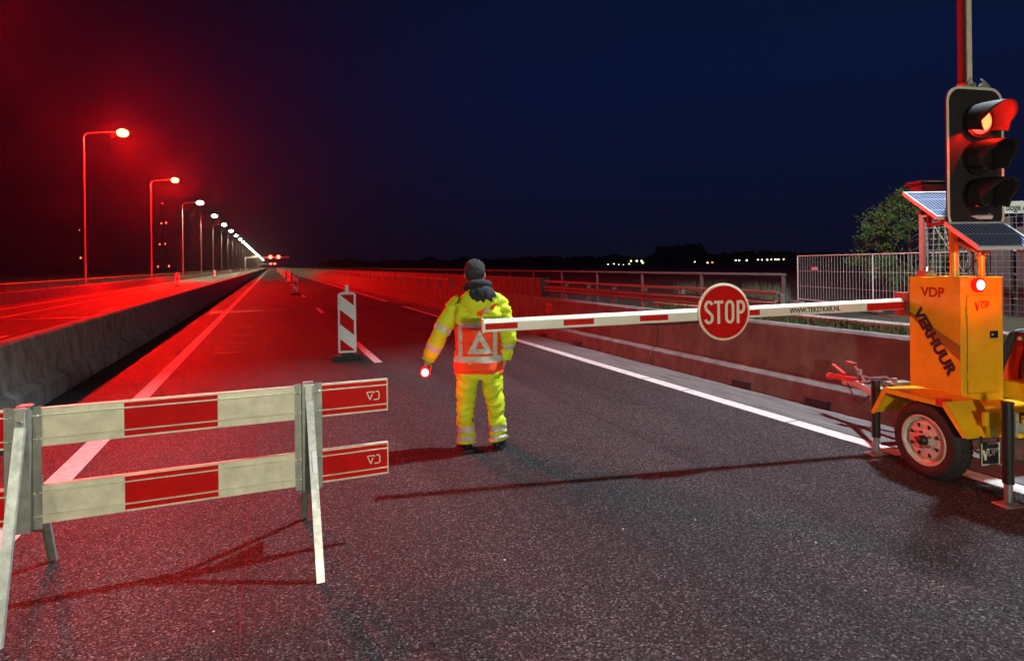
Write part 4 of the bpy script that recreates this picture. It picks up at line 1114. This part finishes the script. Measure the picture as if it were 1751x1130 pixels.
# ---------------------------------------------------------------- the person
P = thing('person', 'person seen from behind in yellow and orange hi-vis rain suit with a red hand lamp', 'person', (1.76, 5.11, 0), -YAW)
def skin_body():
    V = []; Ed = []; Rr = []
    def v(p, r, par=None):
        V.append(Vector(p)); Rr.append(r if isinstance(r, tuple) else (r, r))
        if par is not None: Ed.append((par, len(V) - 1))
        return len(V) - 1
    pel = v((0, 0, .92), (.13, .10))
    wst = v((0, 0, 1.08), (.13, .10), pel); chs = v((0, 0.0, 1.26), (.15, .11), wst); nb = v((-.005, 0.0, 1.42), (.07, .065), chs)
    nk = v((-.01, .01, 1.49), (.055, .058), nb); jaw = v((-.02, .025, 1.555), (.066, .078), nk); hd = v((-.025, .01, 1.63), (.078, .095), jaw); v((-.025, 0, 1.70), (.055, .065), hd)
    out = {}
    for s, sh, el, wr, pa in ((-1, (-.19, 0, 1.37), (-.365, -.01, 1.03), (-.462, .02, .835), (-.474, .03, .79)), (1, (.19, 0, 1.37), (.275, .0, 1.02), (.238, .05, .835), (.230, .06, .785))):
        a = v(sh, .06, chs); b_ = v(el, .042, a); c = v(wr, .028, b_); d_ = v(pa, (.030, .022), c); out[s] = d_
    for s, hp, kn, an in ((-1, (-.09, 0, .84), (-.115, .02, .47), (-.11, -.02, .10)), (1, (.09, 0, .84), (.13, .03, .47), (.16, .03, .10))):
        a = v(hp, .085, pel); b_ = v(kn, .055, a); c = v(an, .04, b_); v((an[0] + s * .02, an[1] + .10, .05), .035, c)
    # left hand closed round the lamp handle
    hx, hz = -.474, .745
    p = out[-1]
    for k in range(4):
        y = .062 - .023 * k; r = .0088
        a = v((hx - .018, y, hz + .030), .0105, p); b_ = v((hx - .033, y, hz + .004), r, a); c = v((hx - .020, y, hz - .026 + .002 * k), r, b_); v((hx + .008, y, hz - .030), r * .9, c)
    a = v((hx + .022, .055, hz + .030), .012, p); b_ = v((hx + .034, .035, hz + .006), .010, a); v((hx + .026, .012, hz - .014), .009, b_)
    # right hand hanging relaxed
    p = out[1]
    for k, ln in enumerate((.066, .075, .070, .055)):
        y = .095 - .023 * k; x = .228
        a = v((x + .002, y, .748), .0105, p); b_ = v((x - .002, y + .002, .748 - ln * .5), .0088, a); v((x - .016, y + .003, .748 - ln), .0078, b_)
    a = v((.212, .098, .775), .012, p); b_ = v((.200, .108, .745), .010, a); v((.198, .106, .715), .0085, b_)
    me = bpy.data.meshes.new('body'); me.from_pydata([tuple(q) for q in V], Ed, []); me.materials.append(M['skin'])
    o = bpy.data.objects.new('body', me); C.objects.link(o)
    m_ = o.modifiers.new('skin', 'SKIN'); m_.use_smooth_shade = True
    sv = me.skin_vertices[0].data
    for i, r in enumerate(Rr): sv[i].radius = r
    for s_ in sv: s_.use_root = False
    sv[0].use_root = True
    ss = o.modifiers.new('sub', 'SUBSURF'); ss.levels = 2; ss.render_levels = 2
    dg = bpy.context.evaluated_depsgraph_get()
    me2 = bpy.data.meshes.new_from_object(o.evaluated_get(dg))
    bpy.data.objects.remove(o)
    # face: brow, nose, lips and ears pushed out of the head surface (the face looks away from the camera, +y)
    for q in me2.vertices:
        c = q.co
        if c.z > 1.52 and abs(c.x + .025) < .09 and c.y > .04:
            f = math.exp(-(((c.x + .025) / .014) ** 2) - ((c.z - 1.60) / .022) ** 2); c.y += .024 * f
            f = math.exp(-(((c.x + .025) / .030) ** 2) - ((c.z - 1.553) / .008) ** 2); c.y += .006 * f
            for sx in (-1, 1):
                f = math.exp(-(((c.x + .025 - sx * .032) / .014) ** 2) - ((c.z - 1.628) / .010) ** 2); c.y -= .008 * f
    me2.materials.clear(); me2.materials.append(M['skin'])
    for pgn in me2.polygons: pgn.use_smooth = True
    o = bpy.data.objects.new('body', me2); C.objects.link(o); o.parent = P
    return o
body = skin_body()
b = MB()
for s in (-1, 1): b.ell((-.025 + s * .088, .0, 1.605), (.012, .022, .034), 10, 8)
b.build('ear', M['skin'], P)
b = MB()
for s in (-1, 1): b.ell((-.025 + s * .032, .098, 1.628), (.012, .008, .009), 10, 6)
b.build('eye', M['white'], P)
def wr(p, k=1.0, seed=0):
    q = Vector((p.x * 9, p.y * 9, p.z * 6 + seed))
    n1 = noise.noise(q); q2 = Vector((p.x * 5 + 3, p.y * 5, p.z * 17 + seed + n1 * 1.5))
    n2 = noise.noise(q2)
    return k * (.010 * n1 + .012 * (1 - abs(n2) * 3.0) )
def loft(name, rings, ts, nseg, mats, mf, kw=1.0, seed=0, cap=True, par=P):
    'rings: list of (t, centre, rx, ry, tilt) ; resampled at ts; mf(t, angle) gives the material'
    def samp(t):
        for i in range(len(rings) - 1):
            if rings[i][0] <= t <= rings[i+1][0] + 1e-9: break
        a, b_ = rings[i], rings[i+1]; k = (t - a[0]) / (b_[0] - a[0]); k = max(0, min(1, k))
        def cm(f):
            p0 = f(rings[max(i-1, 0)]); p1 = f(a); p2 = f(b_); p3 = f(rings[min(i+2, len(rings)-1)])
            return 0.5 * ((2*p1) + (p2 - p0) * k + (2*p0 - 5*p1 + 4*p2 - p3) * k*k + (3*p1 - p0 - 3*p2 + p3) * k**3)
        return Vector([cm(lambda r, j=j: r[1][j]) for j in range(3)]), cm(lambda r: r[2]), cm(lambda r: r[3])
    b_ = MB(); n = nseg; R_ = []
    cs = [samp(t) for t in ts]
    for i, (c, rx, ry) in enumerate(cs):
        d = (cs[min(i+1, len(cs)-1)][0] - cs[max(i-1, 0)][0]).normalized()
        ax = Vector((1, 0, 0)); ax = (ax - d * ax.dot(d)).normalized(); ay = d.cross(ax)
        if ay.y < 0: ay = -ay
        ring = []
        for k in range(n):
            a = 2 * PI * k / n; ca, sa = math.cos(a), math.sin(a)
            e_ = 0.86
            u = math.copysign(abs(ca) ** e_, ca); v_ = math.copysign(abs(sa) ** e_, sa)
            nrm = (ax * ca + ay * sa)
            p = c + ax * u * rx + ay * v_ * ry
            p = p + nrm * wr(p, kw * min(1.0, min(rx, ry) / .08), seed)
            ring.append(p)
        R_.append(ring)
    b_.v = [q for r in R_ for q in r]
    for i in range(len(R_) - 1):
        for k in range(n):
            b_.f.append([i*n+k, i*n+(k+1)%n, (i+1)*n+(k+1)%n, (i+1)*n+k]); b_.m.append(mf((ts[i] + ts[i+1]) / 2, 2*PI*(k+.5)/n)); b_.sm.append(True)
    if cap:
        for r in (R_[0], R_[-1]): b_.add(r, [tuple(range(n))], b_.m[-1])
    return b_.build(name, mats, par)
def dense(a, b_, step, extra=()):
    n = max(2, int(abs(b_ - a) / step)); ts = [a + (b_ - a) * i / n for i in range(n + 1)]
    return sorted(set(ts) | set(extra))
JM = [M['hv_yellow'], M['hv_orange'], M['reflect']]
torso = [(.715, (0, 0, .715), .222, .150), (.76, (0, 0, .76), .222, .152), (.90, (0, 0, .90), .208, .145), (1.02, (0, 0, 1.02), .198, .140), (1.16, (.003, 0, 1.16), .212, .150), (1.28, (.005, 0, 1.28), .236, .155),
         (1.36, (.005, .0, 1.36), .232, .135), (1.41, (.0, .0, 1.41), .185, .112), (1.45, (-.005, .0, 1.45), .115, .092), (1.49, (-.01, .005, 1.49), .080, .080)]
jk_o = loft('jacket', torso, dense(.715, 1.49, .012, (.823, .877, 1.137, 1.18)), 64, JM, lambda t, a: 2 if .823 < t < .877 else (1 if t < 1.16 else 0), 1.5, 0)
# reflective yoke and warning triangle on the back, following the cloth
from mathutils.bvhtree import BVHTree
me_j = jk_o.data
bvh = BVHTree.FromPolygons([v.co for v in me_j.vertices], [tuple(p.vertices) for p in me_j.polygons])
def on_back(x, z, off):
    h = bvh.ray_cast(Vector((x, -.6, z)), Vector((0, 1, 0)))
    return (h[0] + Vector((0, -off, 0))) if h[0] else Vector((x, -.14, z))
def patch(b, quad, nu, nv, off, mi):
    q0, q1, q2, q3 = [Vector((x, z, 0)) for x, z in quad]
    n0 = len(b.v)
    for j in range(nv + 1):
        for i in range(nu + 1):
            u, v_ = i / nu, j / nv
            p = q0 * (1-u) * (1-v_) + q1 * u * (1-v_) + q2 * u * v_ + q3 * (1-u) * v_
            b.v.append(on_back(p.x, p.y, off))
    for j in range(nv):
        for i in range(nu):
            b.f.append([n0 + j*(nu+1)+i, n0 + j*(nu+1)+i+1, n0 + (j+1)*(nu+1)+i+1, n0 + (j+1)*(nu+1)+i]); b.m.append(mi); b.sm.append(True)
b = MB()
patch(b, ((-.178, 1.14), (.180, 1.14), (.182, 1.18), (-.175, 1.18)), 24, 3, .004, 0)
patch(b, ((-.176, .877), (-.135, .877), (-.137, 1.14), (-.178, 1.14)), 4, 16, .004, 0)
patch(b, ((.140, .877), (.176, .877), (.180, 1.14), (.142, 1.14)), 4, 16, .004, 0)
ap, bl, br = Vector((.022, 1.115)), Vector((-.092, .900)), Vector((.140, .900))
wt = .036
ip = [Vector((.022, 1.018)), Vector((-.018, .944)), Vector((.066, .944))]
for (p0, p1, q0, q1) in ((ap, bl, ip[0], ip[1]), (bl, br, ip[1], ip[2]), (br, ap, ip[2], ip[0])):
    patch(b, ((p0.x, p0.y), (p1.x, p1.y), (q1.x, q1.y), (q0.x, q0.y)), 12, 4, .005, 0)
b.build('reflective_triangle', M['reflect'], jk_o, fixn=False)
def sleeve(pts, seed):
    rings = [(t, p, r, r * 1.02) for t, p, r in pts]
    return loft('sleeve', rings, dense(0, 1, .02, (.42, .50, .70, .78)), 30, JM, lambda t, a: 2 if (.42 < t < .50 or .70 < t < .78) else 0, 1.1, seed)
sleeve([(0, (-.150, 0, 1.365), .066), (.15, (-.215, 0, 1.31), .078), (.5, (-.330, -.015, 1.10), .074), (.65, (-.378, -.012, 1.00), .070), (.85, (-.437, .01, .895), .063), (1, (-.466, .022, .825), .056)], 3)
sleeve([(0, (.150, 0, 1.365), .066), (.15, (.212, 0, 1.30), .082), (.5, (.262, -.01, 1.10), .072), (.65, (.278, 0, 1.01), .068), (.85, (.258, .03, .905), .060), (1, (.242, .045, .835), .054)], 9)
b = MB()
for k in (0, 1): patch(b, ((-.185 + .028 * k, 1.352), (-.170 + .028 * k, 1.352), (-.158 + .028 * k, 1.395), (-.173 + .028 * k, 1.395)), 2, 3, .006, 0)
b.build('shoulder_badge', M['navy'], jk_o, fixn=False)
# hood hanging on the back and dark inner hood round the neck
def hfn(d):
    return 1 + .12 * noise.noise(d * 3 + Vector((4, 1, 2)))
def hoodp(d):
    # a bag that narrows to a soft point at the bottom
    return (1 + .07 * noise.noise(d * 3 + Vector((4, 1, 2)))) * (1 - .18 * max(0, -d.z) * abs(d.x))
b = MB(); b.ell((.018, -.125, 1.365), (.165, .068, .135), 48, 40, 0, hoodp)
for i, f in enumerate(b.f):
    c = sum((b.v[k] for k in f), Vector()) / len(f)
    e1 = c.z - (1.262 + .42 * (c.x - .045))
    if c.x > -.002 and e1 < .035: b.m[i] = 1
    if c.x > -.002 and abs(c.x - .088 - (c.z - 1.28) * .5) < .020 and e1 < .035: b.m[i] = 2
b.build('hood', JM, P)
b = MB(); b.lathe([(.084, -.03), (.100, 0), (.098, .035), (.080, .05), (.070, .02)], (-.01, -.005, 1.465), (.05, -.1, 1), 30)
b.ell((.035, -.118, 1.415), (.138, .082, .105), 60, 40, 0, lambda d: (1 + .10 * noise.noise(Vector((d.x * 5 + 2, d.y * 2, d.z * 1.5))) + .025 * math.sin(d.x * 15 + d.z * 4) - .10 * max(0, -d.z) * math.cos(d.x * 3.5 - .6)) )
b.tube([(-.085 , .02, 1.485), (-.10, -.06, 1.505), (-.04, -.115, 1.52), (.05, -.125, 1.53), (.100, -.06, 1.52), (.08, .02, 1.49)], [.030, .038, .044, .046, .038, .03], 14)
b.build('inner_hood', M['navy'], P)
# knitted cap
b = MB(); b.ell((-.025, .0, 1.645), (.096, .112, .108), 32, 22, 0, lambda d: 1 + .09 * noise.noise(d * 4) + .09 * noise.noise(d * 9) + (.03 if -.25 < d.z < .05 else 0))
b.v = [Vector((p.x, p.y, max(p.z, 1.600 if p.y > .02 else 1.545))) for p in b.v]; b.build('knit_cap', M['knit'], P)
# trousers
TMt = [M['hv_yellow'], M['hv_orange'], M['reflect']]
loft('trousers', [(.66, (0.0, 0, .66), .16, .10), (.74, (.0, 0, .74), .182, .118), (.84, (0, 0, .84), .185, .12), (.95, (0, 0, .95), .17, .13)], dense(.66, .95, .012), 48, TMt, lambda t, a: 0, .9, 4)
def leg(pts, seed, nm='trouser_leg'):
    return loft(nm, [(t, p, rx, ry) for t, p, rx, ry in pts], dense(.075, .82, .012, (.105, .150, .185, .235)), 34, TMt, lambda t, a: 2 if (.105 < t < .150 or .185 < t < .235) else 0, 1.6, seed)
leg([(.075, (-.122, -.035, .075), .080, .092), (.12, (-.122, -.03, .12), .076, .088), (.22, (-.124, -.02, .22), .070, .082), (.45, (-.122, .0, .45), .076, .086), (.65, (-.106, 0, .65), .090, .105), (.82, (-.09, 0, .82), .096, .12)], 5)
leg([(.075, (.180, .02, .085), .078, .090), (.12, (.176, .02, .12), .073, .088), (.22, (.166, .02, .22), .069, .082), (.45, (.145, .02, .45), .075, .086), (.65, (.116, 0, .65), .089, .105), (.82, (.09, 0, .82), .096, .12)], 7)
for (x, y, a) in ((-.128, .03, .22), (.184, .075, -.18)):
    b = MB(); b.ell((0, 0, .05), (.052, .145, .058), 20, 12, 0, lambda d: 1 + .1 * max(0, d.z) * (1 if d.y < 0 else -.4))
    b.v = [Vector((p.x, p.y, max(.012, p.z))) for p in b.v]
    b.prism([(-.05, -.13), (.05, -.13), (.056, 0), (.05, .13), (0, .155), (-.05, .13), (-.056, 0)], (0, 0, 0), (0, 0, 1), (1, 0, 0), (0, 1, 0), .022)
    o = b.build('boot', M['black'], P, bevel=.004); o.location = (x, y, .001); o.rotation_euler = (0, 0, a)

# red hand lamp
t = thing('hand_lamp', 'glowing red hand lamp held low in the left hand of the person', 'lamp', P.location, -YAW)
b = MB(); b.cyl((-.474, .12, .752), (-.474, -.045, .742), .021, 16); b.build('handle', M['black'], t)
b = MB(); b.lathe([(.021, 0), (.040, -.02), (.044, -.05), (.040, -.055)], (-.474, -.045, .740), (0, 1, .05), 20); b.build('lamp_head', M['black'], t)
b = MB(); b.lathe([(.044, 0), (.050, -.012), (.046, -.026), (.030, -.034), (0, -.034)], (-.474, -.095, .737), (0, 1, .05), 22); b.build('lens_halo', M['glow_rim'], t)
b = MB(); b.ell((-.474, -.126, .735), (.034, .020, .036), 18, 10); b.build('lens', emit('hand_lamp_glow', (1.0, .30, .33), 4.5), t)
light('lens_light', 'POINT', (-.474, -.26, .64), 5, (1.0, .03, .035), t, size=.035)

# ---------------------------------------------------------------- assumed work light beside the camera, added fill light behind it
def unseen_light(loc, aim, h, W, lab, col, spread=95, nh=2):
    t = thing('added_work_light', lab, 'work light', loc)
    b = MB(); b.cyl((0, 0, .4), (0, 0, h), .025, 10); b.cyl((-.35, 0, h), (.35, 0, h), .02, 8)
    for k in range(3):
        a = 2 * PI * k / 3 + .4; b.cyl((0, 0, .75), (math.cos(a) * .6, math.sin(a) * .6, .01), .018, 8)
    b.build('tripod', M['dark_metal'], t)
    d = (Vector(aim) - Vector(loc) - Vector((0, 0, h))).normalized()
    for s in (-1, 1)[:nh]:
        o = MB(); c = Vector((s * .24, 0, h + .10))
        q = d.to_track_quat('-Z', 'Y').to_matrix().to_4x4(); Mx = Matrix.Translation(c) @ q
        o.box((-.15, -.11, -.02), (.15, .11, .07), 0, Mx); hd = o.build('lamp_head', M['yellow'], t, bevel=.01)
        o = MB(); o.box((-.13, -.09, -.025), (.13, .09, -.021), 0, Mx); o.build('lamp_glass', M['bulb_white'], hd)
    light('added_work_lamp', 'SPOT', Vector((0, 0, h + .10)) + d * .08, W, col, t, size=.10, spot=R(spread), target=Vector((0, 0, h + .10)) + d * 3)
    return t
unseen_light((-3.4, -.9, 0), (-.1, 3.9, .6), 3.3, ASSUMED_WORK_LAMP, 'assumed tripod work light with two heads, unseen on the far carriageway beside the camera', (1.0, .93, .74), 75)  # assumed unseen lamp, added to light the barricade boards from the left
unseen_light((.9, -3.2, 0), (1.6, 5.0, 1.0), 1.75, FILL_LAMP, 'added fill light on a tripod with two heads, unseen behind the camera', (1.0, .93, .74), 105)  # unseen lamp added to brighten the person, boards and cabinet

# loose stones on the asphalt
M['pebble'] = mat('pale_stone', (.6, .6, .56), .7)
rs = random.Random(21)
for k, (px, py) in enumerate([(1189, 889), (1395, 928), (365, 1080), (863, 958), (1065, 905), (1480, 1010)]):
    g = gp(px, py); r_ = rs.uniform(.004, .007)
    b = MB(); b.ell((0, 0, r_ * .5), (r_ * 1.5, r_, r_ * .7), 9, 6, 0, lambda d: 1 + .3 * noise.noise(d * 2 + Vector((k, 0, 0))))
    o = b.build('pebble', M['pebble']); o.location = (g.x, g.y, .001); o.rotation_euler = (0, 0, rs.uniform(0, 3))
    tag(o, 'tiny pale loose stone lying on the asphalt', 'stone', 'loose stones on the asphalt')

# ---------------------------------------------------------------- haze volume, added to give the lamps a glow
HAZE = 0.00014
if HAZE:
    hm = bpy.data.materials.new('haze'); hm.use_nodes = True
    n = hm.node_tree; n.nodes.clear()
    ou = n.nodes.new('ShaderNodeOutputMaterial'); pv = n.nodes.new('ShaderNodeVolumePrincipled')
    pv.inputs['Color'].default_value = (.9, .9, .9, 1); pv.inputs['Density'].default_value = HAZE; pv.inputs['Anisotropy'].default_value = 0.85
    n.links.new(pv.outputs[0], ou.inputs['Volume'])
    b = MB(); b.box((-1600, -70, -1.2), (1600, 2600, 110))
    o = b.build('haze', hm); o['kind'] = 'stuff'; o['label'] = 'thin haze added over the road to give the lamps a glow'
